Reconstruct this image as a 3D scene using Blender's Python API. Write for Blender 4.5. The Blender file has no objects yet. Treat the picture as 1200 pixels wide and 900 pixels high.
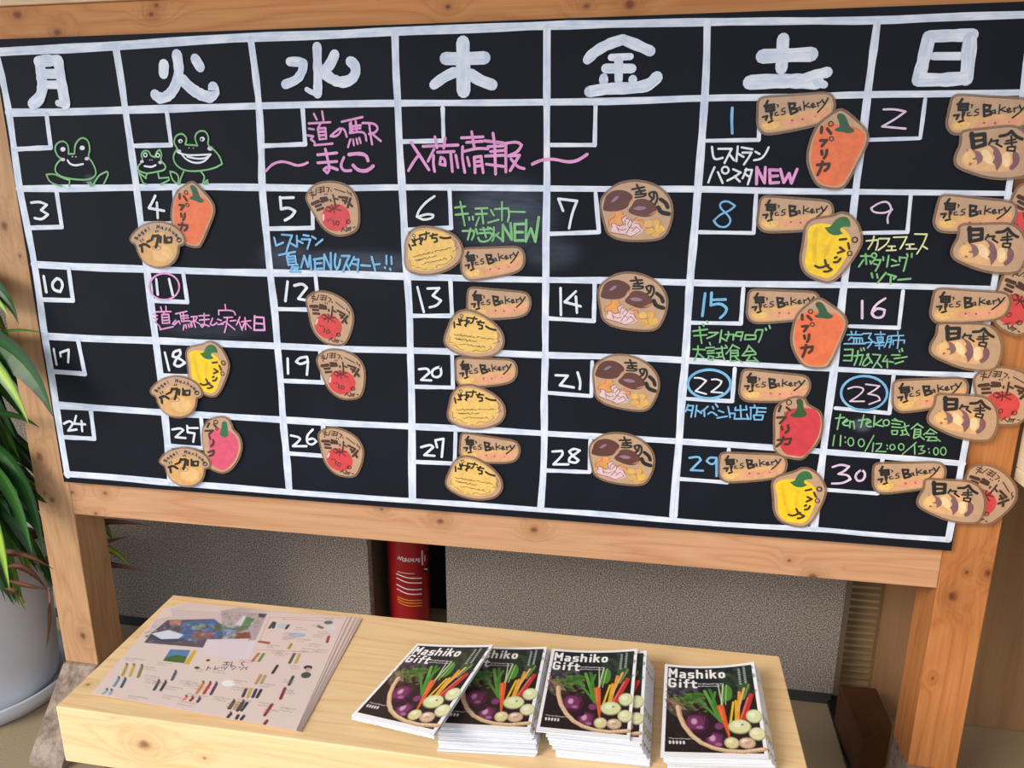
import bpy, math, random
import numpy as np
from mathutils import Matrix, Vector
from mathutils.geometry import tessellate_polygon
random.seed(7)
C = bpy.context.scene.collection
sc = bpy.context.scene

# ---------------------------------------------------------------- camera
F = 863.0935                                   # focal length in pixels of the 1200 px wide frame
RW = np.array([-0.25771748, -0.17332365, -0.02472784])
def rod(w):
    th = np.linalg.norm(w); k = w / th
    K = np.array([[0, -k[2], k[1]], [k[2], 0, -k[0]], [-k[1], k[0], 0]])
    return np.eye(3) + math.sin(th) * K + (1 - math.cos(th)) * K @ K
RM = rod(np.array([0.25771748, 0.17332365, 0.02472784]))   # board frame -> camera (x right, y down, z forward)
CW = np.array([1.22182, -1.32053, 1.27])
def w2(v): return Vector((v[0], v[2], -v[1]))  # board frame -> world (x right, y depth, z up)
cam_d = bpy.data.cameras.new('camera'); cam = bpy.data.objects.new('camera', cam_d); C.objects.link(cam)
cam_d.sensor_width = 36; cam_d.lens = F / 1200 * 36; cam_d.clip_start = .02; cam_d.clip_end = 60
ax, ay, az = w2(RM[0]), w2(-RM[1]), w2(-RM[2])
cam.matrix_world = Matrix(((ax.x, ay.x, az.x, CW[0]), (ax.y, ay.y, az.y, CW[1]), (ax.z, ay.z, az.z, CW[2]), (0, 0, 0, 1)))
sc.camera = cam
def ray(px, py):
    d = RM.T @ np.array([(px - 600) / F, (py - 450) / F, 1.0])
    return np.array([d[0], d[2], -d[1]])
def aty(px, py, y): d = ray(px, py); return CW + d * (y - CW[1]) / d[1]
def atz(px, py, z): d = ray(px, py); return CW + d * (z - CW[2]) / d[2]
def B(px, py): p = aty(px, py, 0.0); return (p[0], p[2])        # a point on the board's face

# ---------------------------------------------------------------- world, sun, exposure
sc.view_settings.view_transform = 'Standard'; sc.view_settings.look = 'None'
sc.view_settings.gamma = 1; sc.view_settings.use_curve_mapping = False
sc.view_settings.exposure = 0.62
wd = bpy.data.worlds.new('overcast_daylight'); sc.world = wd; wd.use_nodes = True
bg = wd.node_tree.nodes['Background']; bg.inputs[0].default_value = (0.80, 0.89, 1.0, 1); bg.inputs[1].default_value = 0.95
sd = bpy.data.lights.new('sun', 'SUN'); sd.energy = 1.9; sd.angle = math.radians(25); sd.color = (1, .93, .82)
so = bpy.data.objects.new('sun', sd); C.objects.link(so)
so.rotation_euler = Vector((-.95, -1, .75)).to_track_quat('Z', 'Y').to_euler()

# ---------------------------------------------------------------- materials
def lin(c):
    c = c / 255.0
    return c / 12.92 if c <= .04045 else ((c + .055) / 1.055) ** 2.4
def L(r, g, b): return (lin(r), lin(g), lin(b), 1)
class NT:
    def __init__(s, name, rough=.6, spec=.4):
        s.m = bpy.data.materials.new(name); s.m.use_nodes = True; s.t = s.m.node_tree
        s.b = s.t.nodes['Principled BSDF']; s.b.inputs['Roughness'].default_value = rough
        s.b.inputs['Specular IOR Level'].default_value = spec
    def n(s, k, **kw):
        x = s.t.nodes.new(k)
        for a, v in kw.items(): setattr(x, a, v)
        return x
    def l(s, a, b): s.t.links.new(a, b)
    def pos(s, scale=(1, 1, 1), src=None):
        if src is None: src = s.n('ShaderNodeNewGeometry').outputs['Position']
        m = s.n('ShaderNodeMapping'); m.inputs['Scale'].default_value = scale; s.l(src, m.inputs[0]); return m.outputs[0]
    def noise(s, vec, scale, detail=4, rough=.55, dist=0):
        x = s.n('ShaderNodeTexNoise'); x.inputs['Scale'].default_value = scale; x.inputs['Detail'].default_value = detail
        x.inputs['Roughness'].default_value = rough; x.inputs['Distortion'].default_value = dist; s.l(vec, x.inputs['Vector']); return x.outputs['Fac']
    def ramp(s, fac, stops):
        r = s.n('ShaderNodeValToRGB'); e = r.color_ramp.elements
        while len(e) < len(stops): e.new(.5)
        for q, (p, c) in zip(e, stops): q.position = p; q.color = c
        s.l(fac, r.inputs[0]); return r.outputs[0]
    def mix(s, fac, a, b, mode='MIX'):
        x = s.n('ShaderNodeMix'); x.data_type = 'RGBA'; x.blend_type = mode
        for v, i in ((fac, 0), (a, 6), (b, 7)):
            if hasattr(v, 'is_linked') or hasattr(v, 'links'): s.l(v, x.inputs[i])
            else: x.inputs[i].default_value = v
        return x.outputs[2]
    def math(s, op, a, b=0.0, c=None):
        x = s.n('ShaderNodeMath'); x.operation = op
        for i, v in enumerate((a, b) if c is None else (a, b, c)):
            if hasattr(v, 'links'): s.l(v, x.inputs[i])
            else: x.inputs[i].default_value = v
        return x.outputs[0]
    def bump(s, h, strength=.3, dist=.002):
        x = s.n('ShaderNodeBump'); x.inputs['Strength'].default_value = strength; x.inputs['Distance'].default_value = dist
        s.l(h, x.inputs['Height']); s.l(x.outputs[0], s.b.inputs['Normal'])
    def col(s, c):
        if hasattr(c, 'links'): s.l(c, s.b.inputs['Base Color'])
        else: s.b.inputs['Base Color'].default_value = c
MATS = {}
def flat(name, rgb, rough=.6, spec=.4, vary=.08, scale=60, metal=0):
    if name in MATS: return MATS[name]
    t = NT(name, rough, spec); c = L(*rgb)
    n = t.noise(t.pos(), scale, 3)
    d = tuple(v * (1 - vary * 2) for v in c[:3]) + (1,)
    u = tuple(min(1, v * (1 + vary)) for v in c[:3]) + (1,)
    t.col(t.ramp(n, [(.3, d), (.7, u)])); t.b.inputs['Metallic'].default_value = metal
    MATS[name] = t.m; return t.m
def wood(name, light, mid, dark, axis=0, knots=(), rough=.55, fine=1.0, dirt=None):
    """grain runs along axis; knots = (x,y,z,radius): the rings bend round each and its heart is dark"""
    t = NT(name, rough, .35); g = t.n('ShaderNodeNewGeometry').outputs['Position']
    sc_ = [14.0 * fine] * 3; sc_[axis] = 1.1 * fine
    off = None; km = None; hal = None
    for (x, y, z, r) in knots:
        d = t.n('ShaderNodeVectorMath', operation='SUBTRACT'); t.l(g, d.inputs[0]); d.inputs[1].default_value = (x, y, z)
        s_ = t.n('ShaderNodeVectorMath', operation='MULTIPLY'); t.l(d.outputs[0], s_.inputs[0])
        q = [1, 1, 1]; q[axis] = .75; s_.inputs[1].default_value = q
        ln = t.n('ShaderNodeVectorMath', operation='LENGTH'); t.l(s_.outputs[0], ln.inputs[0])
        e = t.math('EXPONENT', t.math('MULTIPLY', ln.outputs['Value'], -1.0 / (r * 1.8)))
        o = t.math('MULTIPLY', e, 1.3)
        k = t.math('MULTIPLY', t.math('SUBTRACT', r * 1.25, t.math('ADD', ln.outputs['Value'], t.math('MULTIPLY', t.noise(g, 110, 3), r * .7))), 1.6 / r)
        k = t.math('MINIMUM', t.math('MAXIMUM', k, 0.0), 1.0)
        off = o if off is None else t.math('ADD', off, o); km = k if km is None else t.math('MAXIMUM', km, k)
        hal = e if hal is None else t.math('MAXIMUM', hal, e)
    v = t.pos(sc_, g)
    if off is not None:
        a = t.n('ShaderNodeVectorMath', operation='ADD'); t.l(v, a.inputs[0])
        cb = t.n('ShaderNodeCombineXYZ')
        for i in range(3):
            if i != axis: t.l(off, cb.inputs[i])
        t.l(cb.outputs[0], a.inputs[1]); v = a.outputs[0]
    n1 = t.noise(v, .9, 3, .5, .3)
    rings = t.math('PINGPONG', t.math('MULTIPLY', n1, 9.0), .5)
    c = t.ramp(t.math('MULTIPLY', rings, 2.0), [(0, L(*dark)), (.28, L(*mid)), (1, L(*light))])
    sf = [260.0] * 3; sf[axis] = 6
    n2 = t.noise(t.pos(sf, g), 1, 3)
    c = t.mix(.55, c, t.ramp(n2, [(.3, L(*mid)), (.7, L(*light))]))
    n3 = t.noise(t.pos((3, 3, 3), g), 1, 2)
    c = t.mix(t.math('MULTIPLY', t.math('SUBTRACT', n3, .35), .5), c, L(*mid))
    if dirt: c = t.mix(t.ramp(t.noise(g, 22, 5, .7), [(.45, (0, 0, 0, 1)), (.7, (1, 1, 1, 1))]), c, L(*dirt))
    if km is not None:
        kc = L(int(dark[0] * .66), int(dark[1] * .52), int(dark[2] * .5))
        c = t.mix(t.math('MULTIPLY', hal, .75), c, L(*[int(v_ * .86) for v_ in dark]))
        c = t.mix(t.math('MULTIPLY', km, .85), c, kc)
    t.col(c); t.bump(n2, .12, .0006); MATS[name] = t.m; return t.m
def paint(name, a, b, streak=1.0, rough=.6):
    """brushed paint or marker: streaks run along the stroke, so they use the stroke's own UV"""
    t = NT(name, rough, .3); uv = t.n('ShaderNodeUVMap').outputs[0]
    n = t.noise(t.pos((9, 420, 1), uv), 1, 3, .6); n2 = t.noise(t.pos((25, 60, 1), uv), 1, 2)
    f = t.math('MULTIPLY_ADD', n2, .5, t.math('MULTIPLY', n, .5))
    t.col(t.ramp(f, [(.36, L(*b)), (.36 + .24 / streak, L(*a))])); MATS[name] = t.m; return t.m

# board paints
W_PAINT = paint('white_board_paint', (226, 230, 240), (184, 198, 222))
W_PEN = paint('white_pen', (226, 230, 238), (200, 206, 220)); PK_PEN = paint('pink_pen', (226, 158, 208), (196, 132, 182))
PW_PEN = paint('pale_pink_pen', (226, 204, 228), (190, 166, 200))
G_PEN = paint('green_pen', (136, 192, 134), (106, 160, 108)); B_PEN = paint('blue_pen', (130, 188, 226), (98, 156, 204))
Y_PEN = paint('yellow_pen', (226, 228, 172), (190, 194, 140))

# ---------------------------------------------------------------- mesh helpers
class MB:
    def __init__(s): s.v = []; s.f = []; s.m = []; s.mats = []; s.uv = {}
    def mi(s, mat):
        if mat not in s.mats: s.mats.append(mat)
        return s.mats.index(mat)
    def face(s, pts, mat, uv=None):
        i = len(s.v); s.v += [tuple(map(float, p)) for p in pts]; s.f.append(tuple(range(i, i + len(pts)))); s.m.append(s.mi(mat))
        if uv: s.uv[len(s.f) - 1] = uv
    def quadbox(s, P, mat):
        """P: 8 corners, bottom four then top four, anticlockwise from above"""
        i = len(s.v); s.v += [tuple(map(float, p)) for p in P]; k = s.mi(mat)
        for q in ((3, 2, 1, 0), (4, 5, 6, 7), (0, 1, 5, 4), (1, 2, 6, 5), (2, 3, 7, 6), (3, 0, 4, 7)):
            s.f.append(tuple(i + j for j in q)); s.m.append(k)
    def box(s, x0, x1, y0, y1, z0, z1, mat):
        s.quadbox([(x0, y0, z0), (x1, y0, z0), (x1, y1, z0), (x0, y1, z0), (x0, y0, z1), (x1, y0, z1), (x1, y1, z1), (x0, y1, z1)], mat)
    def tube(s, pts, r, mat, seg=8):
        k = s.mi(mat); rings = []
        rr = r if isinstance(r, (list, tuple)) else [r] * len(pts)
        for i, p in enumerate(pts):
            p = Vector(p); a = Vector(pts[max(0, i - 1)]); b = Vector(pts[min(len(pts) - 1, i + 1)])
            d = (b - a).normalized(); u = d.cross(Vector((0.3, .2, 1))).normalized(); w = d.cross(u)
            st = len(s.v)
            for j in range(seg):
                t = 2 * math.pi * j / seg; s.v.append(tuple(p + (u * math.cos(t) + w * math.sin(t)) * rr[i]))
            rings.append(st)
        for a, b in zip(rings, rings[1:]):
            for j in range(seg):
                s.f.append((a + j, a + (j + 1) % seg, b + (j + 1) % seg, b + j)); s.m.append(k)
        s.f.append(tuple(rings[0] + j for j in range(seg))); s.m.append(k)
        s.f.append(tuple(rings[-1] + j for j in reversed(range(seg)))); s.m.append(k)
    def lathe(s, c, prof, mat, seg=48):
        k = s.mi(mat); st = len(s.v)
        for (r, z) in prof:
            for j in range(seg):
                t = 2 * math.pi * j / seg; s.v.append((c[0] + r * math.cos(t), c[1] + r * math.sin(t), c[2] + z))
        for i in range(len(prof) - 1):
            for j in range(seg):
                a = st + i * seg + j; b = st + i * seg + (j + 1) % seg
                s.f.append((a, b, b + seg, a + seg)); s.m.append(k)
    def build(s, name, parent=None, mat=None, smooth=False, bevel=0):
        me = bpy.data.meshes.new(name)
        o = (0, 0, 0) if parent is None else wloc(parent)
        me.from_pydata([(x - o[0], y - o[1], z - o[2]) for x, y, z in s.v], [], s.f)
        for m in s.mats: me.materials.append(m)
        me.polygons.foreach_set('material_index', s.m)
        if s.uv:
            ul = me.uv_layers.new(name='UVMap')
            for fi, uvs in s.uv.items():
                p = me.polygons[fi]
                for li, q in zip(p.loop_indices, uvs): ul.data[li].uv = q
        if smooth: me.polygons.foreach_set('use_smooth', [True] * len(s.f))
        me.update()
        ob = bpy.data.objects.new(name, me); C.objects.link(ob)
        if parent is not None: ob.parent = parent
        if bevel:
            b = ob.modifiers.new('bevel', 'BEVEL'); b.width = bevel; b.segments = 2; b.limit_method = 'ANGLE'
        return ob
ORG = {}
def wloc(o): return ORG.get(o.name, (0, 0, 0))
def thing(name, loc, label, cat, group=None):
    o = bpy.data.objects.new(name, None); C.objects.link(o); o.location = loc; ORG[o.name] = tuple(map(float, loc))
    o.empty_display_size = .05; o['label'] = label; o['category'] = cat
    if group: o['group'] = group
    return o
def part(o, mb, name, **k):
    """a part or a sub-part; a sub-part keeps its parent's origin"""
    ob = mb.build(name, o, **k); ORG[ob.name] = wloc(o)
    return ob
def tag(o, label, cat, group=None):
    o['label'] = label; o['category'] = cat
    if group: o['group'] = group
def struct(name, mb, **k):
    o = mb.build(name, **k); o['kind'] = 'structure'; return o

def P(s): return [[tuple(map(float, q.split(','))) for q in st.split()] for st in s.split(';') if st.strip()]
def soften(p, n=2, closed=False, lim=75):
    for _ in range(n):
        q = []; m = len(p)
        if m < 3: return p
        for i in range(m):
            if not closed and i in (0, m - 1): q.append(p[i]); continue
            a, b, c = p[i - 1], p[i], p[(i + 1) % m]
            u = (b[0] - a[0], b[1] - a[1]); v = (c[0] - b[0], c[1] - b[1])
            an = abs(math.degrees(math.atan2(u[0] * v[1] - u[1] * v[0], u[0] * v[0] + u[1] * v[1])))
            if an > lim: q.append(b)
            else:
                q.append((b[0] - u[0] * .25, b[1] - u[1] * .25)); q.append((b[0] + v[0] * .25, b[1] + v[1] * .25))
        p = q
    return p
_layer = [0]
def ribbon(mb, p, w, y, mat, closed=False, taper=False):
    """flat painted stroke on the plane at depth y; p in board metres, w width or list"""
    n = len(p); ws = w if isinstance(w, list) else [w] * n
    if not closed:
        for i in range(1, n - 1):                       # a sharp corner ends one stroke and starts the next
            u = (p[i][0] - p[i - 1][0], p[i][1] - p[i - 1][1]); v = (p[i + 1][0] - p[i][0], p[i + 1][1] - p[i][1])
            if abs(math.atan2(u[0] * v[1] - u[1] * v[0], u[0] * v[0] + u[1] * v[1])) > .8:
                ribbon(mb, p[:i + 1], ws[:i + 1], y, mat); ribbon(mb, p[i:], ws[i:], y, mat); return
    _layer[0] += 1; y0_ = y - (_layer[0] % 60) * 7e-6
    Lf, Rt, uc = [], [], [0]
    for i in range(n):
        if closed: a, b = p[i - 1], p[(i + 1) % n]
        else: a, b = p[max(0, i - 1)], p[min(n - 1, i + 1)]
        dx, dz = b[0] - a[0], b[1] - a[1]; l = math.hypot(dx, dz) or 1e-9
        nx, nz = -dz / l, dx / l; k = 1.0
        if 0 < i < n - 1 or closed:
            q = p[i - 1]; ex, ez = p[i][0] - q[0], p[i][1] - q[1]; el = math.hypot(ex, ez) or 1e-9
            c = abs((ex * dx + ez * dz) / (el * l)); k = min(1.5, 1 / max(c, .5))
        h = ws[i] / 2 * k
        Lf.append((p[i][0] + nx * h, p[i][1] + nz * h)); Rt.append((p[i][0] - nx * h, p[i][1] - nz * h))
        if i: uc.append(uc[-1] + math.hypot(p[i][0] - p[i - 1][0], p[i][1] - p[i - 1][1]))
    u0 = random.random() * 5
    for i in range(n if closed else n - 1):
        y = y0_ - (i % 2) * 2e-6
        j = (i + 1) % n; ua = u0 + uc[i]; ub = u0 + (uc[j] if j else uc[i] + .01)
        mb.face([(Rt[i][0], y, Rt[i][1]), (Rt[j][0], y, Rt[j][1]), (Lf[j][0], y, Lf[j][1]), (Lf[i][0], y, Lf[i][1])], mat,
                [(ua, 0), (ub, 0), (ub, ws[i]), (ua, ws[i])])
    if not closed:
        for i, j in ((0, 1), (n - 1, n - 2)):
            y = y0_ - (0 if i == 0 else ((n - 2) % 2) * 2e-6)
            r = ws[i] / 2; a0 = math.atan2(p[i][1] - p[j][1], p[i][0] - p[j][0])
            pts = [(p[i][0] + r * math.cos(a0 + t), y, p[i][1] + r * math.sin(a0 + t)) for t in [math.radians(d) for d in (-90, -50, -15, 15, 50, 90)]]
            mb.face(pts, mat, [(u0, r)] * 6)
def fill(mb, p, y, mat):
    t = tessellate_polygon([[Vector((a, b, 0)) for a, b in p]])
    i = len(mb.v); mb.v += [(float(a), y, float(b)) for a, b in p]; k = mb.mi(mat)
    for q in t:
        a, b, c = (p[j] for j in q)
        if (b[0] - a[0]) * (c[1] - a[1]) - (b[1] - a[1]) * (c[0] - a[0]) < 0: q = q[::-1]
        mb.f.append(tuple(i + j for j in q)); mb.m.append(k)
def oval(cx, cy, rx, ry, n=28, rot=0):
    c, s = math.cos(math.radians(rot)), math.sin(math.radians(rot))
    return [(cx + rx * math.cos(t) * c - ry * math.sin(t) * s, cy + rx * math.cos(t) * s + ry * math.sin(t) * c) for t in [2 * math.pi * i / n for i in range(n)]]
def mpp(px, py): a, b = B(px - .5, py), B(px + .5, py); return math.hypot(a[0] - b[0], a[1] - b[1])
class Crop:
    """coordinates read from an enlarged look at the photograph, carried onto the board's plane"""
    def __init__(s, ox, oy, k): s.o = (ox, oy); s.k = k
    def px(s, q): return (s.o[0] + q[0] / s.k, s.o[1] + q[1] / s.k)
    def b(s, q): return B(*s.px(q))
    def w(s, w, q): x = s.px(q); return w / s.k * mpp(*x)
    def strokes(s, mb, txt, w, y, mat, n=2):
        for st in P(txt):
            ww = s.w(w, st[0]) * 1.1; q = soften(st, n)
            ribbon(mb, [s.b(a) for a in q], [ww * (1 + random.uniform(-.08, .08)) for _ in q], y, mat)
    def ring(s, mb, cx, cy, rx, ry, w, y, mat, rot=0):
        ribbon(mb, [s.b(a) for a in oval(cx, cy, rx, ry, 28, rot)], s.w(w, (cx, cy)), y, mat, closed=True)
    def blob(s, mb, cx, cy, rx, ry, y, mat, rot=0): fill(mb, [s.b(a) for a in oval(cx, cy, rx, ry, 14, rot)][::-1], y, mat)

FL = 0.0
# ================================================================ SETTING
conc = NT('concrete_floor', .7, .3); g = conc.pos()
conc.col(conc.mix(conc.ramp(conc.noise(g, 3, 4), [(.35, (0, 0, 0, 1)), (.65, (1, 1, 1, 1))]), conc.ramp(conc.noise(g, 260, 3), [(.3, L(140, 120, 96)), (.7, L(178, 158, 130))]), L(160, 142, 116)))
conc.bump(conc.noise(g, 300, 3), .2, .001)
m = MB(); m.box(-3, 5, -4, 3, -.1, 0, conc.m); struct('floor', m)
gran = NT('speckled_grey_panel', .75, .3); g = gran.pos((1, 1, 1)); gn = gran.noise(g, 300, 3, .8); gc = gran.noise(g, 5, 3)
gran.col(gran.mix(gran.math('MULTIPLY', gc, .35), gran.ramp(gn, [(.38, L(54, 50, 52)), (.5, L(132, 122, 114)), (.62, L(210, 198, 186))]), L(104, 94, 84)))
gran.bump(gn, .35, .001)
YW = .40
m = MB(); m.box(-2.2, .522, YW, YW + .03, .036, 1.9, gran.m); struct('wall_back_left', m)
m = MB(); m.box(.741, 1.745, YW, YW + .03, .036, 1.9, gran.m); struct('wall_back_right', m)
dk = flat('dark_recess', (52, 50, 50), .8); brn = flat('brown_return', (96, 80, 64), .7)
m = MB(); m.box(.490, .522, YW + .03, .75, 0, 1.9, brn); struct('trim_1', m)
m = MB(); m.box(-2.2, .50, YW + .006, YW + .03, 0, .036, dk); m.box(.741, 1.745, YW + .006, YW + .03, 0, .036, dk); struct('baseboard_back', m)
m = MB(); m.box(-3, 1.76, .95, 1.0, 0, 2.3, dk); struct('wall_rear', m)
m = MB(); m.box(.40, .86, .66, .67, 0, 1.9, flat('gap_shade_black', (20, 19, 19), .9)); struct('gap_dark_sheet', m)  # near-black sheet carries the gap's shade in its colour
m = MB(); m.box(1.745, 1.757, YW - .004, YW + .06, .036, 1.9, brn); struct('trim_2', m)
shade_wood = wood('shaded_veneer', (150, 114, 80), (138, 102, 70), (122, 88, 60), axis=2, rough=.6, fine=.5)
m = MB(); m.box(1.828, 3.2, .385, .41, 0.002, 1.5, shade_wood); struct('wall_right', m)
lt = flat('light_plaster', (205, 180, 140), .8)
m = MB(); m.box(1.70, 2.3, 1.0, 1.03, 0, 1.9, lt); struct('wall_far_right', m)
m = MB(); m.box(2.62, 2.66, -1.2, .41, 0, 2.35, shade_wood); struct('side_sky_block', m)  # unseen partition, added to cut the sky light from the right
block_w = wood('overhead_block_boards', (190, 165, 130), (170, 145, 110), (150, 120, 90), axis=0)
m = MB(); m.box(-3, 5, -1.5, 1.0, 2.35, 2.42, block_w); struct('overhead_light_block', m)  # unseen roof, added to keep top light off upward faces

# ================================================================ BOARD STAND
orange_w = wood('varnished_rail_cap_shade', (208, 144, 86), (190, 122, 64), (166, 96, 46), axis=0,  # top rail: orange deepened to carry the cap board's shade
    knots=[(*aty(892, 833 / 900 * 0 + 0, 0)[:1], .0, 0, .001)] if False else [(*aty(516, 611, .012), .009), (*aty(447, 597, .012), .005), (*aty(626, 621, .012), .009), (*aty(925, 657, .012), .006), (*aty(183, 6, .012), .006), (*aty(20, 17, .012), .010), (*aty(177, 17, .012), .006), (*aty(525, 8, .012), .005), (*aty(738, 5, .012), .009), (*aty(687, 7, .012), .005), (*aty(67, 38, .012), .008), (*aty(84, 577, .012), .007), (*aty(123, 578, .012), .006), (*aty(112, 602, .012), .005), (*aty(953, 676, .012), .011)])
post_w = wood('pine_post', (200, 158, 118), (182, 138, 98), (158, 112, 74), axis=2,
    knots=[(*aty(46, 535, .012), .012), (*aty(61, 586, .012), .008), (*aty(52, 578, .012), .005), (*aty(97, 745, .012), .010), (*aty(5, 265, .012), .010), (*aty(23, 300, .012), .004), (*aty(1116, 699, .012), .010), (*aty(1133, 671, .012), .006), (*aty(1158, 672, .012), .009), (*aty(1093, 795, .012), .004), (*atz(1086, 709, .4), .008)])
gray_w = wood('weathered_plank', (176, 160, 146), (154, 136, 124), (122, 100, 88), axis=1, dirt=(104, 82, 70), rough=.8)
cap_w = wood('pale_cap_board', (226, 196, 160), (212, 178, 142), (190, 150, 114), axis=0)
bd = NT('chalkboard_black', .55, .12); g = bd.pos(); cn = bd.ramp(bd.noise(g, 3.5, 4), [(.35, L(19, 22, 30)), (.7, L(25, 28, 38))])
gx = bd.n('ShaderNodeSeparateXYZ'); bd.l(g, gx.inputs[0]); msk = None
for (px, py, rx, rz, s_) in ((590, 255, .085, .06, .22), (415, 308, .16, .022, .2), (335, 300, .05, .03, .15), (645, 296, .05, .03, .12), (240, 385, .1, .02, .08), (1010, 498, .015, .012, .3), (105, 212, .012, .012, .25)):
    X, Z = B(px, py)                                     # rubbed-out chalk left on the black
    a = bd.math('POWER', bd.math('DIVIDE', bd.math('SUBTRACT', gx.outputs[0], X), rx), 2.0); b_ = bd.math('POWER', bd.math('DIVIDE', bd.math('SUBTRACT', gx.outputs[2], Z), rz), 2.0)
    e = bd.math('MULTIPLY', bd.math('EXPONENT', bd.math('MULTIPLY', bd.math('POWER', bd.math('ADD', a, b_), 2.0), -1.0)), s_); msk = e if msk is None else bd.math('MAXIMUM', msk, e)
bn = bd.noise(bd.pos((10, 1, 60), g), 1.5, 4, .6, 1.0)
cn = bd.mix(bd.math('MULTIPLY', msk, bd.math('MULTIPLY', bn, 1.8)), cn, L(132, 146, 168))
bd.col(cn); bd.bump(bd.noise(g, 400, 2), .08, .0004)

stand = thing('chalkboard_stand', (.89, .05, 0), 'wooden standing frame carrying a large black calendar chalkboard with handwritten notes', 'noticeboard')
X0, X1, ZB, ZT = -.013, 1.791, .644, 1.542
m = MB(); m.box(X0, X1, 0, .012, ZB, ZT, bd.m); panel = part(stand, m, 'chalkboard_panel')
post_r = wood('shaded_pine_post', (194, 130, 76), (176, 108, 56), (148, 84, 40), axis=2, knots=[(*aty(1116, 699, .012), .010), (*aty(1133, 671, .012), .005), (*aty(1158, 672, .012), .008), (*aty(1093, 795, .012), .003), (*atz(1086, 709, .4), .006)])  # right post: the warm shade it stands in is put into its colour
for x in (-.101, 1.783):
    m = MB(); m.box(x, x + .088, .0125, .101, .1705, 1.600, post_w if x < 0 else post_r); part(stand, m, 'post', bevel=.002)
    m = MB(); k = m.mi(gray_w); prof = [(-.135, 0), (-.135, .012), (.004, .17), (.100, .17), (.101, .012), (.101, 0)]
    a = [(x, y, z) for y, z in prof]; b_ = [(x + .088, y, z) for y, z in prof]; m.v += a + b_
    m.f += [tuple(range(6))[::1], tuple(range(11, 5, -1))]; m.m += [k, k]
    for i in range(6): j = (i + 1) % 6; m.f.append((i, i + 6, j + 6, j)); m.m.append(k)
    part(stand, m, 'foot', bevel=.002)['label'] = 'weathered grey bevelled foot plank'
rail_w = wood('tan_pine_rail', (206, 158, 120), (190, 140, 100), (168, 114, 76), axis=0, knots=[(*aty(516, 611, .012), .008), (*aty(447, 597, .012), .004), (*aty(626, 621, .012), .008), (*aty(925, 657, .012), .004), (*aty(84, 577, .012), .006), (*aty(123, 578, .012), .005), (*aty(112, 602, .012), .005), (*aty(953, 676, .012), .009)])
m = MB(); m.box(-.0125, 1.7825, .0125, .05, .561, .66, rail_w); part(stand, m, 'bottom_rail', bevel=.0015)
m = MB(); m.box(-.0125, 1.7825, .0125, .05, 1.50, 1.600, orange_w); part(stand, m, 'top_rail', bevel=.0015)
m = MB(); m.box(-.16, 1.93, .006, .115, 1.6005, 1.635, cap_w); part(stand, m, 'cap_board', bevel=.002)['label'] = 'paler board laid on top of the frame'

# painted grid -----------------------------------------------------
Y_G, Y_B, Y_N = -.0004, -.0010, -.0015
ROWS = [[(-14, 63), (0, 61), (60, 58), (136, 54), (220, 48), (294, 44), (380, 41), (463, 37), (560, 33), (641, 30), (740, 28), (831, 26), (930, 25), (1028, 24), (1110, 20), (1212, 17)],
 [(10, 132), (80, 131), (147, 129), (225, 127), (302, 124), (380, 122), (464, 121), (550, 121), (641, 120), (735, 119), (826, 115), (925, 114), (1018, 111), (1110, 110), (1199, 108)],
 [(22, 221), (95, 221), (160, 220), (235, 219), (307, 220), (390, 221), (470, 219), (555, 220), (641, 221), (730, 222), (818, 221), (910, 224), (1003, 225), (1095, 226), (1183, 227)],
 [(40, 310), (105, 313), (172, 315), (245, 318), (316, 320), (395, 321), (474, 324), (555, 326), (638, 328), (725, 329), (808, 331), (900, 333), (990, 334), (1075, 336), (1163, 338)],
 [(53, 394), (118, 397), (181, 399), (250, 402), (324, 405), (400, 409), (479, 411), (560, 413), (638, 416), (720, 418), (803, 422), (890, 428), (976, 432), (1060, 437), (1144, 440)],
 [(66, 475), (130, 479), (191, 483), (262, 488), (331, 492), (405, 496), (482, 500), (560, 503), (636, 508), (715, 512), (795, 517), (880, 523), (964, 529), (1045, 536), (1128, 543)],
 [(78, 555), (140, 560), (200, 566), (270, 571), (339, 577), (410, 582), (483, 587), (560, 592), (636, 598), (710, 603), (790, 610), (870, 616), (954, 620), (1030, 627), (1110, 632)]]
COLS = [[(-5, 60), (4, 98), (11, 132), (17, 175), (23, 221), (32, 265), (41, 310), (47, 352), (53, 394), (60, 435), (66, 475), (72, 515), (79, 557)],
 [(136, 54), (142, 92), (147, 129), (154, 175), (160, 220), (166, 268), (172, 315), (177, 357), (183, 399), (188, 441), (193, 483), (197, 525), (201, 565)],
 [(294, 46), (299, 85), (304, 124), (306, 172), (307, 220), (312, 270), (317, 320), (322, 362), (325, 405), (329, 448), (332, 492), (336, 534), (339, 573)],
 [(463, 40), (464, 80), (466, 121), (468, 170), (471, 219), (474, 271), (477, 323), (480, 367), (481, 411), (482, 456), (483, 500), (483, 544), (483, 585)],
 [(641, 33), (641, 76), (641, 120), (641, 170), (641, 220), (640, 274), (640, 328), (639, 372), (639, 416), (638, 462), (638, 508), (637, 552), (634, 596)],
 [(829, 28), (828, 72), (826, 116), (822, 168), (818, 221), (813, 276), (808, 331), (806, 376), (803, 421), (799, 468), (796, 516), (792, 562), (789, 604)],
 [(1028, 26), (1022, 68), (1017, 111), (1010, 168), (1002, 225), (996, 280), (989, 334), (983, 382), (978, 432), (971, 480), (965, 529), (959, 575), (954, 618)],
 [(1212, 17), (1204, 60), (1199, 108), (1192, 160), (1183, 215), (1174, 276), (1165, 330), (1155, 386), (1146, 435), (1137, 490), (1127, 543), (1119, 590), (1111, 632)]]
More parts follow.
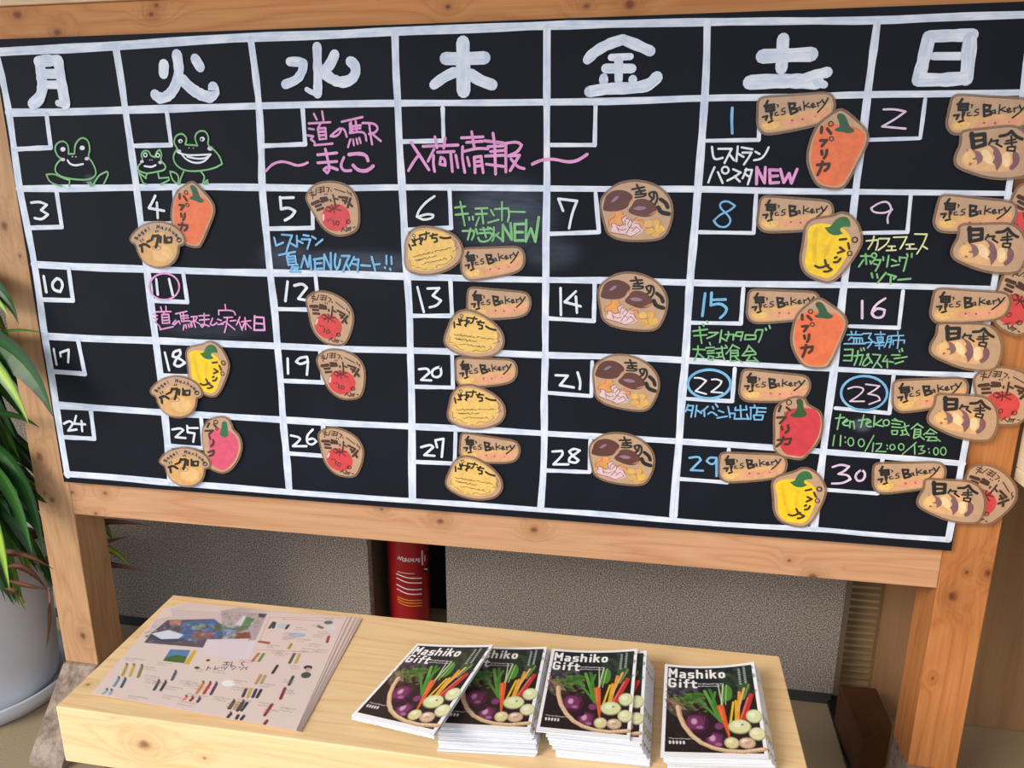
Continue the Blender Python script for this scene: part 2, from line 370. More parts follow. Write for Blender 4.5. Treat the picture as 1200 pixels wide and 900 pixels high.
def px_line(mb, pts, w, y, mat):
    q = [(a + random.uniform(-.4, .4), b + random.uniform(-.4, .4)) for a, b in pts]
    q = soften(q, 1); ribbon(mb, [B(*a) for a in q], [w * mpp(*a) * random.uniform(.88, 1.12) for a in q], y, mat)
for k, r in enumerate(ROWS): m = MB(); px_line(m, r, (9, 7.5, 7, 7.5, 7.2, 7.5, 6.8)[k], Y_G, W_PAINT); part(panel, m, 'grid_line')
for k, r in enumerate(COLS): m = MB(); px_line(m, r, (7.5, 8, 8, 8.5, 8, 9, 9, 8.5)[k], Y_G - .0001, W_PAINT); part(panel, m, 'grid_line')
BOX = """55,134 60,173 17,175;196,132 201,170 158,171;355,128 358,169 309,171;519,127 520,165 471,166;698,124 697,170 645,170;891,121 889,164 827,165;1084,116 1078,162 1016,164
67,226 73,266 33,267;205,224 206,262 168,262;366,222 367,267 316,268;527,223 529,267 476,269;698,226 702,272 644,274;886,228 883,273 820,272;1067,229 1063,272 1009,273
81,315 86,352 48,351;215,319 220,354 177,352;370,323 374,363 323,362;528,328 530,370 483,370;697,333 696,376 643,373;871,338 868,379 811,378;1058,341 1053,384 995,382
92,399 100,438 61,435;226,403 229,441 188,440;375,408 379,448 330,446;530,416 531,454 485,453;694,424 693,464 641,460;861,432 858,470 803,467;1047,440 1042,484 979,478
107,482 111,514 74,512;236,490 239,525 197,522;379,498 379,534 337,531;534,506 533,543 487,541;692,516 691,553 640,551;854,526 852,565 797,561;1034,538 1028,578 959,573"""
for row in BOX.split('\n'):
    for st in P(row):
        m = MB(); a, c, l = st; s0 = mpp(*c)
        ribbon(m, [B(a[0] + (c[0] - a[0]) * t, a[1] + (c[1] - a[1]) * t) for t in (0, .33, .66, 1)], [s0 * random.uniform(4.2, 5.4) for _ in range(4)], Y_B, W_PAINT)
        ribbon(m, [B(l[0] + (c[0] - l[0]) * t, l[1] + (c[1] - l[1]) * t) for t in (0, .33, .66, 1)], [s0 * random.uniform(4.2, 5.4) for _ in range(4)], Y_B - .00005, W_PAINT)
        part(panel, m, 'date_box')

# weekday characters ------------------------------------------------
def wk(crop, items):
    m = MB()
    for t, w in items: crop.strokes(m, t, w, Y_N, W_PAINT)
    part(panel, m, 'weekday_character')
c0, c1, c2, c3 = Crop(0, 0, 4), Crop(300, 0, 4), Crop(600, 0, 4), Crop(900, 0, 4)
wk(c0, [("190,300 196,350 202,400 198,440 182,470 155,488", 44), ("182,290 230,284 272,286", 40), ("275,288 286,350 298,430 308,485", 44), ("300,488 275,484", 26), ("215,347 270,347", 36), ("218,398 275,398", 32)])
wk(c0, [("771,305 769,345", 42), ("832,260 842,320 838,370 815,425 785,455 750,462 730,445", 42), ("857,375 900,418 950,448 985,455", 44), ("985,455 1008,438 1002,412", 44), ("918,278 940,314", 42)])
wk(c1, [("288,222 291,330 292,425 290,438", 38), ("292,438 265,435 240,420", 20), ("160,290 205,290 225,298 220,335 195,375 140,396", 36), ("370,258 352,300 322,335", 44), ("322,345 370,380 415,388 455,370 472,335 462,300 445,290", 42)])
wk(c1, [("890,275 960,277 1072,272", 50), ("971,202 972,300 974,425", 58), ("930,340 885,360 835,398", 42), ("1008,350 1050,378 1108,398", 46)])
wk(c2, [("520,186 450,208 385,246 354,280", 44), ("530,190 590,214 648,240", 44), ("465,270 555,266", 28), ("440,322 562,322", 38), ("500,285 500,378", 36), ("430,366 430,380", 38), ("566,374 566,380", 36), ("364,430 450,416 560,414 640,402 678,364", 48)])
wk(c3, [("70,185 62,320", 56), ("-25,265 50,262 200,256", 58), ("-85,387 0,382 120,380 225,385", 60), ("170,370 225,350 275,340", 46), ("225,385 262,398", 34)])
wk(c3, [("750,172 850,168 955,165", 52), ("752,180 728,280 705,368", 56), ("945,180 938,270 928,372", 62), ("705,374 820,376 930,366", 58), ("775,264 900,264", 34), ("960,180 955,300 945,380", 20)])

# dates --------------------------------------------------------------
def date(crop, txt, w, mat=W_PEN, rings=()):
    m = MB(); crop.strokes(m, txt, w * .86, Y_N, mat, 2)
    for r in rings: crop.ring(m, *r[:4], r[4], Y_N - .00005, r[5])
    o = part(panel, m, 'date_number'); return o
A_ = Crop(0, 200, 4); B_ = Crop(300, 200, 4); C_ = Crop(600, 200, 4); D_ = Crop(900, 200, 4)
E_ = Crop(0, 400, 4); F_ = Crop(300, 400, 4); G_ = Crop(600, 400, 4); H_ = Crop(900, 400, 4)
date(Crop(820, 120, 9), "342,60 335,190 342,325", 32, B_PEN)['label'] = 'blue figure one'
date(Crop(1000, 110, 6), "210,110 290,108 365,125 290,180 200,230 290,238 365,245", 16, PW_PEN)
date(A_, "148,150 190,145 222,160 195,185 228,205 200,230 165,222", 11)
date(A_, "730,118 715,150 700,175 772,188;738,150 742,222", 12)
date(B_, "115,125 120,180 155,172 185,190 170,215 138,232;115,128 178,126", 13)
date(B_, "838,120 800,145 765,185 755,215 785,232 830,222 832,208 805,202 765,215", 11)
date(C_, "240,188 218,132 305,142 282,200 268,270", 13)
date(C_, "1045,165 1010,140 975,150 975,175 1010,205 1028,235 1005,266 965,262 945,235 975,205 1020,188 1045,165", 10, B_PEN)
date(D_, "580,182 545,200 490,195 482,175 520,150 560,143 580,180 558,215 560,245", 10, PW_PEN)
date(A_, "208,495 220,568;270,505 247,525 252,558 285,567 298,540 290,512 270,505", 13)
date(A_, "735,508 742,580;795,508 812,582", 12, W_PEN, [(773, 543, 70, 62, 8, PK_PEN)])
date(B_, "150,520 140,610;182,538 220,528 240,548 200,600 245,608", 13)
date(B_, "758,545 788,662;805,552 860,550 830,585 868,608 850,632 815,640", 12)
date(C_, "228,550 230,675;300,565 248,615 322,635;300,590 305,665", 13)
date(C_, "905,575 892,680;935,605 1000,603;935,572 932,630 975,620 1008,642 1000,668 975,690", 14, B_PEN)
date(D_, "440,610 440,690;548,598 505,625 482,665 500,690 540,685 545,652 510,642 484,668", 13, PW_PEN)
date(E_, "255,35 268,108;288,70 285,52 325,38 322,98", 10)
date(E_, "775,52 795,135;845,40 815,48 812,70 850,82 868,100 840,120 818,108 828,80 850,60 845,40", 12)
date(F_, "150,80 152,150;240,95 210,108 190,95 205,76 240,72 246,95 240,155", 12)
date(F_, "765,130 805,125 815,145 775,180 822,182;865,118 828,130 825,160 850,170 872,155 865,118", 12)
date(G_, "205,158 262,160 225,205 290,215;308,145 322,190 318,222", 13)
K22 = Crop(795, 425, 10)
date(K22, "190,175 260,175 325,210 265,275 200,330 325,365;390,195 450,190 505,215 490,260 385,340 515,350", 22, W_PEN, [(360, 248, 250, 168, 32, B_PEN)])
K23 = Crop(965, 430, 7.5)
date(K23, "215,190 270,170 345,180 350,210 300,255 230,300 355,300;370,150 490,165 450,200 390,235 480,250 495,290 400,325", 16, PW_PEN, [(355, 228, 203, 150, 22, B_PEN)])
date(E_, "302,385 330,370 345,385 322,418 362,412;360,348 350,385 402,388;385,372 388,420", 10)
date(E_, "810,412 850,405 862,415 825,448 872,452;885,405 930,405;880,395 882,425 915,430 908,470", 10)
date(F_, "165,440 205,448 210,460 175,490 238,490;268,412 240,440 240,475 265,485 285,468 270,452 245,460", 11)
date(F_, "775,495 820,482 832,495 790,532 838,535;850,495 842,462 880,455 872,540", 12)
date(G_, "190,515 235,512 240,530 195,575 265,575;318,510 290,500 268,515 285,535 312,555 300,570 268,562 268,545 300,525 318,510", 12)
date(G_, "832,545 875,538 885,555 838,602 895,605;958,545 925,542 912,560 935,578 955,565 958,545 958,630", 11, B_PEN)
date(H_, "302,588 340,575 378,585 360,605 330,620 375,625 385,645 350,664 300,665;438,600 412,618 408,640 425,656 450,645 455,615 438,600", 12, PW_PEN)

# notes ---------------------------------------------------------------
def note(label, crop, groups):
    m = MB()
    for txt, w, mat, *r in groups:
        crop.strokes(m, txt, w, Y_N, mat, 2)
        for q in (r[0] if r else ()): crop.ring(m, q[0], q[1], q[2], q[3] if len(q) > 3 else q[2], w, Y_N - .00004, mat)
    o = part(panel, m, 'handwritten_note'); o['label'] = label; return o
note('pink station name in the third column', Crop(300, 120, 6.667), [
 ("455,90 478,135;520,72 530,140;415,165 585,155;505,168 490,198;485,205 500,290;490,205 545,200 552,285;495,230 542,228;500,258 545,255;500,288 550,284;415,205 455,212;405,258 450,265 432,290 465,312 460,335 600,322;655,205 610,240 585,265 625,268 660,240 668,205 695,210 712,268", 15, PK_PEN),
 ("672,152 835,115;735,165 740,238;740,190 822,180;745,155 755,238;782,148 790,230;742,212 820,202;735,240 825,228 858,245 865,300;740,290 722,350;762,290 768,335;788,285 797,325;810,278 822,318;835,162 920,162 958,195 940,235 885,248;888,170 895,240 910,328;915,250 978,303", 15, PK_PEN),
 ("485,410 635,395;485,472 635,462;545,365 565,450 580,525 560,552 532,525 570,500 640,525;690,430 662,495 690,538 745,532", 19, PK_PEN),
 ("730,408 800,398 865,412 878,455;762,492 800,532 870,538 918,498", 24, PK_PEN), ("80,538 130,482 200,460 262,472 320,495 370,488 408,470", 17, PK_PEN)])
note('pink arrivals news heading in the fourth column', Crop(460, 140, 5), [
 ("110,135 160,210 215,295;160,205 130,240 95,300;180,158 385,150;250,102 262,165;310,108 302,168;245,175 210,245;242,210 240,260 248,305;265,192 362,188;285,222 278,262 310,268 308,232 285,222;342,195 352,305;372,210 385,282;412,160 408,220 425,310;440,222 452,272;405,108 532,102;465,72 480,165;435,135 528,128;415,188 500,168 560,172;480,222 485,312;480,222 520,216 532,312;485,248 522,245;485,275 522,270", 15, PK_PEN),
 ("540,125 650,138;590,82 600,150;560,160 650,155;575,188 650,182;545,215 650,210;550,262 650,275;600,160 605,320;665,140 665,308;665,140 730,130 758,150 735,190 682,212;682,215 745,210 690,300;695,232 735,280 772,288", 15, PK_PEN), ("820,262 870,238 940,230 1030,252 1090,240 1140,205", 16, PK_PEN)])
note('white restaurant pasta note with pink NEW', Crop(820, 120, 9), [
 ("128,470 140,580 170,605 240,585;195,490 335,490 300,560 260,640;310,545 360,610;400,465 385,620;395,535 460,575;440,475 555,495;450,530 545,530 510,590 465,655;585,520 630,545;725,475 690,550 640,600 570,610;155,685 120,760 90,845;190,735 240,850;350,705 430,740 360,790 290,825;365,780 420,835;490,700 470,760 450,800;480,712 550,712 530,790 505,865;475,755 530,790", 21, W_PEN, [(268, 715, 36)]),
 ("597,860 600,685 682,850 690,685;735,710 740,850 830,845;732,712 825,715;740,780 822,775;848,705 885,845 940,750 965,850 1025,705", 30, PK_PEN)])
note('blue restaurant summer menu note', Crop(300, 220, 6.667), [
 ("145,390 160,452 215,428;205,366 285,372 258,440 238,510;265,428 320,460;322,375 325,460;328,412 368,432;375,370 415,376;360,402 428,402 405,475;440,380 470,398;522,405 470,448", 14, B_PEN),
 ("182,525 310,500;262,512 245,535;242,535 258,605;242,537 308,532 318,598;255,557 308,553;258,579 312,576;255,602 330,600;290,608 275,640;285,622 335,620 310,655;268,655 345,658;300,630 350,655", 13, B_PEN),
 ("355,625 380,530 410,618 425,530 435,640;462,560 465,635;455,560 522,550;465,592 515,588;462,635 522,630;535,640 537,520 590,640 587,510;625,518 615,600 635,638 652,610 662,560;672,532 735,532 705,590 682,655;708,590 732,640;770,540 735,610;768,560 805,560 795,655;748,592 790,600;825,605 895,610;907,540 935,650;928,600 970,595;1022,530 1022,595;1010,622 1013,626;1060,540 1063,595;1050,632 1054,640", 15, B_PEN)])
note('green kitchen car and shaved ice note', Crop(520, 220, 9.23), [
 ("125,215 235,202;130,292 265,280;182,152 210,300 230,408;276,320 280,350;316,310 320,345;385,320 350,410;345,225 475,220;350,285 470,280;412,225 430,385;510,240 545,300;480,378 595,345;555,230 700,222 712,290 695,365;632,155 632,352;720,258 880,262;205,468 330,465 328,520 305,562;292,440 262,560;350,445 368,500;395,452 490,450;390,492 502,485;430,430 460,535;375,540 392,580 450,585 485,568;480,428 497,442;545,430 545,555 525,575;500,492 540,492 500,560;598,488 560,520;555,505 640,570;505,432 522,450", 19, G_PEN),
 ("642,575 642,402 738,560 725,385;770,392 772,570 862,570;770,395 875,390;775,480 858,480;895,350 890,580 945,440 992,582 1030,320", 27, G_PEN)])
note('pink regular closing day note', Crop(165, 310, 7.5), [
 ("180,372 190,410;225,365 228,410;135,415 270,412;210,420 198,440;190,440 195,515;190,440 250,436 258,512;195,465 252,462;195,490 252,487;195,515 258,512;115,432 150,448;120,470 150,475 130,505 175,542 175,570 290,545;312,488 285,520 300,530 325,502 340,495 350,520;310,432 410,410;350,425 365,500;378,425 385,495;362,450 420,445;362,472 425,466;365,500 432,490 452,512 455,545;385,530 378,572;400,530 405,558;420,525 428,550;438,520 445,545;445,458 498,455 490,490 452,500;468,460 470,510 485,550;482,498 522,520", 11, PK_PEN),
 ("515,450 605,445;520,487 605,480;560,430 565,530 542,550 530,532 560,522 605,542;635,470 615,525 640,535 672,510;680,480 712,490;680,525 730,522;745,350 750,390;690,440 688,402 820,400 835,440;735,465 810,462;765,465 760,520 740,595;750,500 702,522;765,515 830,570;790,495 840,490;875,460 845,530;868,500 895,575;890,502 970,492;920,465 925,570;915,515 895,560;930,512 975,560", 11, PK_PEN), ("1005,450 1000,575 1090,575;1005,460 1085,465 1092,575;1005,515 1085,520", 15, PK_PEN)])
note('green gift catalogue tasting note', Crop(800, 370, 9.23), [
 ("110,165 265,145;120,215 260,205;180,120 205,295;218,85 228,110;262,55 270,75;285,180 385,180 340,212 262,242;420,155 400,285;410,232 475,270;460,202 550,200 545,260;492,170 500,205 478,248;585,175 568,215;585,175 650,175 635,235 625,265;580,215 640,222;680,205 670,255 785,250 790,210 680,205;798,150 780,190;800,150 865,150 850,220 820,285;895,135 905,155;935,105 945,135", 17, G_PEN),
 ("110,360 240,365;165,325 165,400 125,480;175,410 225,450;250,345 340,340;290,290 300,315;265,380 335,375;265,405 340,400;280,432 275,472 320,480 335,442 280,432;352,357 480,345;420,330 432,430 455,482;365,402 425,395;393,400 388,445;360,450 432,438;462,318 478,335;540,310 505,370 470,410;540,315 610,350;520,372 515,490;520,375 595,372 600,430 530,435;525,402 590,400;515,490 575,485;560,430 592,470 640,500;715,320 690,375 642,430;715,325 755,365 790,402;680,385 770,380;660,430 790,415;730,432 690,485 790,485;770,450 825,505", 16, G_PEN)])
note('pale yellow cafe festival note', Crop(985, 265, 10), [
 ("300,172 435,160 432,215 410,280;388,120 372,190 320,268;450,145 568,145 540,210 440,280;555,235 635,235;595,235 595,282;535,285 645,280;620,130 772,125 740,190 695,265;765,215 855,210;805,215 808,262;772,265 885,265;865,92 1008,95 970,200 890,325;955,230 1012,265", 18, Y_PEN)])
note('green pottering tour note', Crop(985, 265, 10), [
 ("235,350 350,350;290,325 300,445;265,395 210,475;340,405 355,440;398,388 352,440;392,395 468,395 445,455 405,525;385,440 432,452;495,360 500,400;562,345 540,475;598,390 650,412;595,467 682,450;688,360 690,410;690,368 775,370 760,440 735,525;775,325 785,352;832,320 830,362", 20, G_PEN, [(390, 343, 28)]), ("360,550 372,600;422,560 432,605;528,545 430,665;550,562 645,590 618,618;585,595 580,675;670,628 815,615", 22, G_PEN)])
note('blue morning market note', Crop(985, 380, 12), [
 ("90,145 300,145;145,100 160,140;215,100 205,140;150,178 110,220;190,190 180,262;150,190 300,192 308,270;222,200 222,265;265,195 265,265;45,272 345,270;310,130 428,125 390,190 440,225 430,270 375,330;335,258 475,245;480,140 620,138;560,100 565,150;510,180 592,178 590,238 520,240 510,180;515,210 590,207;480,262 610,255;485,295 600,292;540,245 540,345;662,165 650,240 612,320;662,165 710,162 708,250 680,325;660,207 705,205;655,247 705,245;705,160 882,155;802,100 800,155;735,222 735,282;735,222 895,220 890,262;815,170 795,335", 19, B_PEN)])
note('green yoga and smoothie note', Crop(985, 380, 12), [
 ("55,352 170,350 152,510 38,505;50,437 160,432;190,442 310,425 295,490 265,570;242,370 235,460 190,570;280,335 290,370;320,330 332,360;440,540 390,455 365,430 388,412 398,435 325,515 305,570 345,590 430,512;450,420 560,430 520,510 450,610;512,532 575,602;635,440 588,520 652,512;652,490 655,605;680,520 740,532;715,430 830,430;750,480 825,470;850,467 930,455;820,365 827,390;857,340 867,375;765,552 875,517", 21, G_PEN)])
note('blue pop-up stall note', Crop(795, 425, 10), [
 ("115,490 85,570;108,500 175,502 160,570 148,635;92,545 162,560;215,500 195,630;215,552 270,590;345,510 300,550 255,575;302,545 305,625;345,600 388,568 450,615;400,512 412,540;435,480 460,515;470,558 530,580;455,645 570,625;582,515 605,640;602,592 660,590;670,520 662,555 790,548;792,505 800,550;725,500 735,655;662,600 655,655 825,655;800,600 818,660;838,522 1025,530;890,495 895,522;848,530 845,660;922,545 912,600;922,572 1020,575;880,615 890,665 980,665 992,612 880,612", 18, B_PEN)])
note('green tasting note with three times', Crop(965, 430, 7.5), [
 ("147,415 132,480 120,545;105,448 180,442;170,492 212,470 200,455 165,490 180,512 215,512;232,470 228,530;232,482 262,476 270,540;352,420 325,530;305,468 388,455;375,497 415,480 400,460 370,490 382,522 418,522;447,430 440,520;510,460 450,502 522,520", 13, G_PEN, [(550, 488, 26)]),
 ("600,465 695,480;622,452 650,470;600,495 672,503;600,525 668,530;597,560 602,590 642,590 650,557 597,557;680,532 748,512;710,490 722,560 748,600;680,557 722,552;692,557 692,592;675,597 732,588;825,495 795,520 768,542;825,500 872,530;800,542 790,622;800,547 852,547 850,592 800,592;805,570 848,570;795,625 835,610;830,592 882,635;935,540 910,568 878,592;935,542 992,577;905,582 970,585;895,612 990,615;932,617 910,645 992,645;982,622 1022,650", 12, G_PEN),
 ("95,597 80,690;150,600 145,690;187,612 190,620;190,655 192,662;440,600 362,740;437,665 427,742;460,672 508,670 500,700 457,738 545,742;555,683 558,690;558,713 560,720;812,660 690,765;797,680 800,765;832,697 878,690 852,725 890,738 870,757 835,760;920,713 922,720;925,746 927,753", 11, G_PEN, [(238, 655, 25, 36), (330, 664, 26, 34), (603, 702, 22, 24), (680, 700, 24, 28), (985, 738, 20, 32), (1050, 738, 24, 34)])])

# frogs ----------------------------------------------------------------
FR = Crop(40, 145, 5)
def frog(label, green, white, wblobs, pblobs, rings=(), dots=()):
    m = MB(); FR.strokes(m, green, 8, Y_N, G_PEN, 2); FR.strokes(m, white, 9, Y_N, W_PEN, 2)
    for x, y, r in wblobs: FR.blob(m, x, y, r, r * .9, Y_N, W_PEN)
    for x, y, r in pblobs: FR.blob(m, x, y, r, r * .8, Y_N - .0001, PW_PEN)
    for x, y, r in rings: FR.ring(m, x, y, r, r * 1.1, 6, Y_N, W_PEN)
    for x, y, r in dots: FR.blob(m, x, y, r, r, Y_N - .0002, bd.m)
    part(panel, m, 'frog_drawing')['label'] = label
frog('sitting frog drawn in green outline', "165,205 140,190 122,145 140,110 180,100 205,130 205,178 240,176 242,120 280,78 320,95 332,150 318,195 345,225 368,280 360,310 320,330 220,325 160,310 125,282 130,240 165,205;210,330 165,315 120,293 75,298 90,335 120,355 165,365;365,330 385,300 430,280 440,295 410,355;330,340 347,362 368,325;212,330 208,365;318,345 335,365", "200,215 212,235 245,246 290,236", [(172, 150, 15), (285, 142, 15), (228, 193, 4), (248, 194, 4)], [(172, 210, 13), (312, 205, 13)])
frog('small frog drawn in green outline', "665,292 615,278 610,250 632,228 640,210 628,178 650,155 678,162 685,188 712,196 720,165 740,152 752,180 742,215 775,245 770,272 720,282 665,292;618,285 640,350 662,355;615,285 660,320;665,292 655,320;730,290 735,320 790,315 795,330 745,355", "650,248 690,255 715,243", [(680, 213, 3), (693, 213, 3)], [(635, 222, 11), (742, 227, 12)], [(655, 183, 10), (728, 185, 10)])
frog('large smiling frog drawn in green outline', "842,145 820,110 832,70 870,55 900,85 888,122 960,128 942,80 962,45 1005,40 1028,80 1018,125 1050,145 1090,190 1105,235 1060,262 960,280 880,275 830,240 815,190 842,145;880,280 862,320 855,355;800,280 812,330 845,355 852,310 830,285 800,280;980,280 1005,310 990,350;1000,345 1018,330 1022,348 1002,355", "850,170 900,187 1038,180 1000,225 940,232 890,207 868,180;900,192 945,205 1000,205 1028,190", [(860, 102, 13), (988, 90, 15), (910, 142, 3), (935, 143, 3)], [(850, 162, 15), (1035, 145, 17)], (), [(862, 104, 6), (984, 92, 7)])

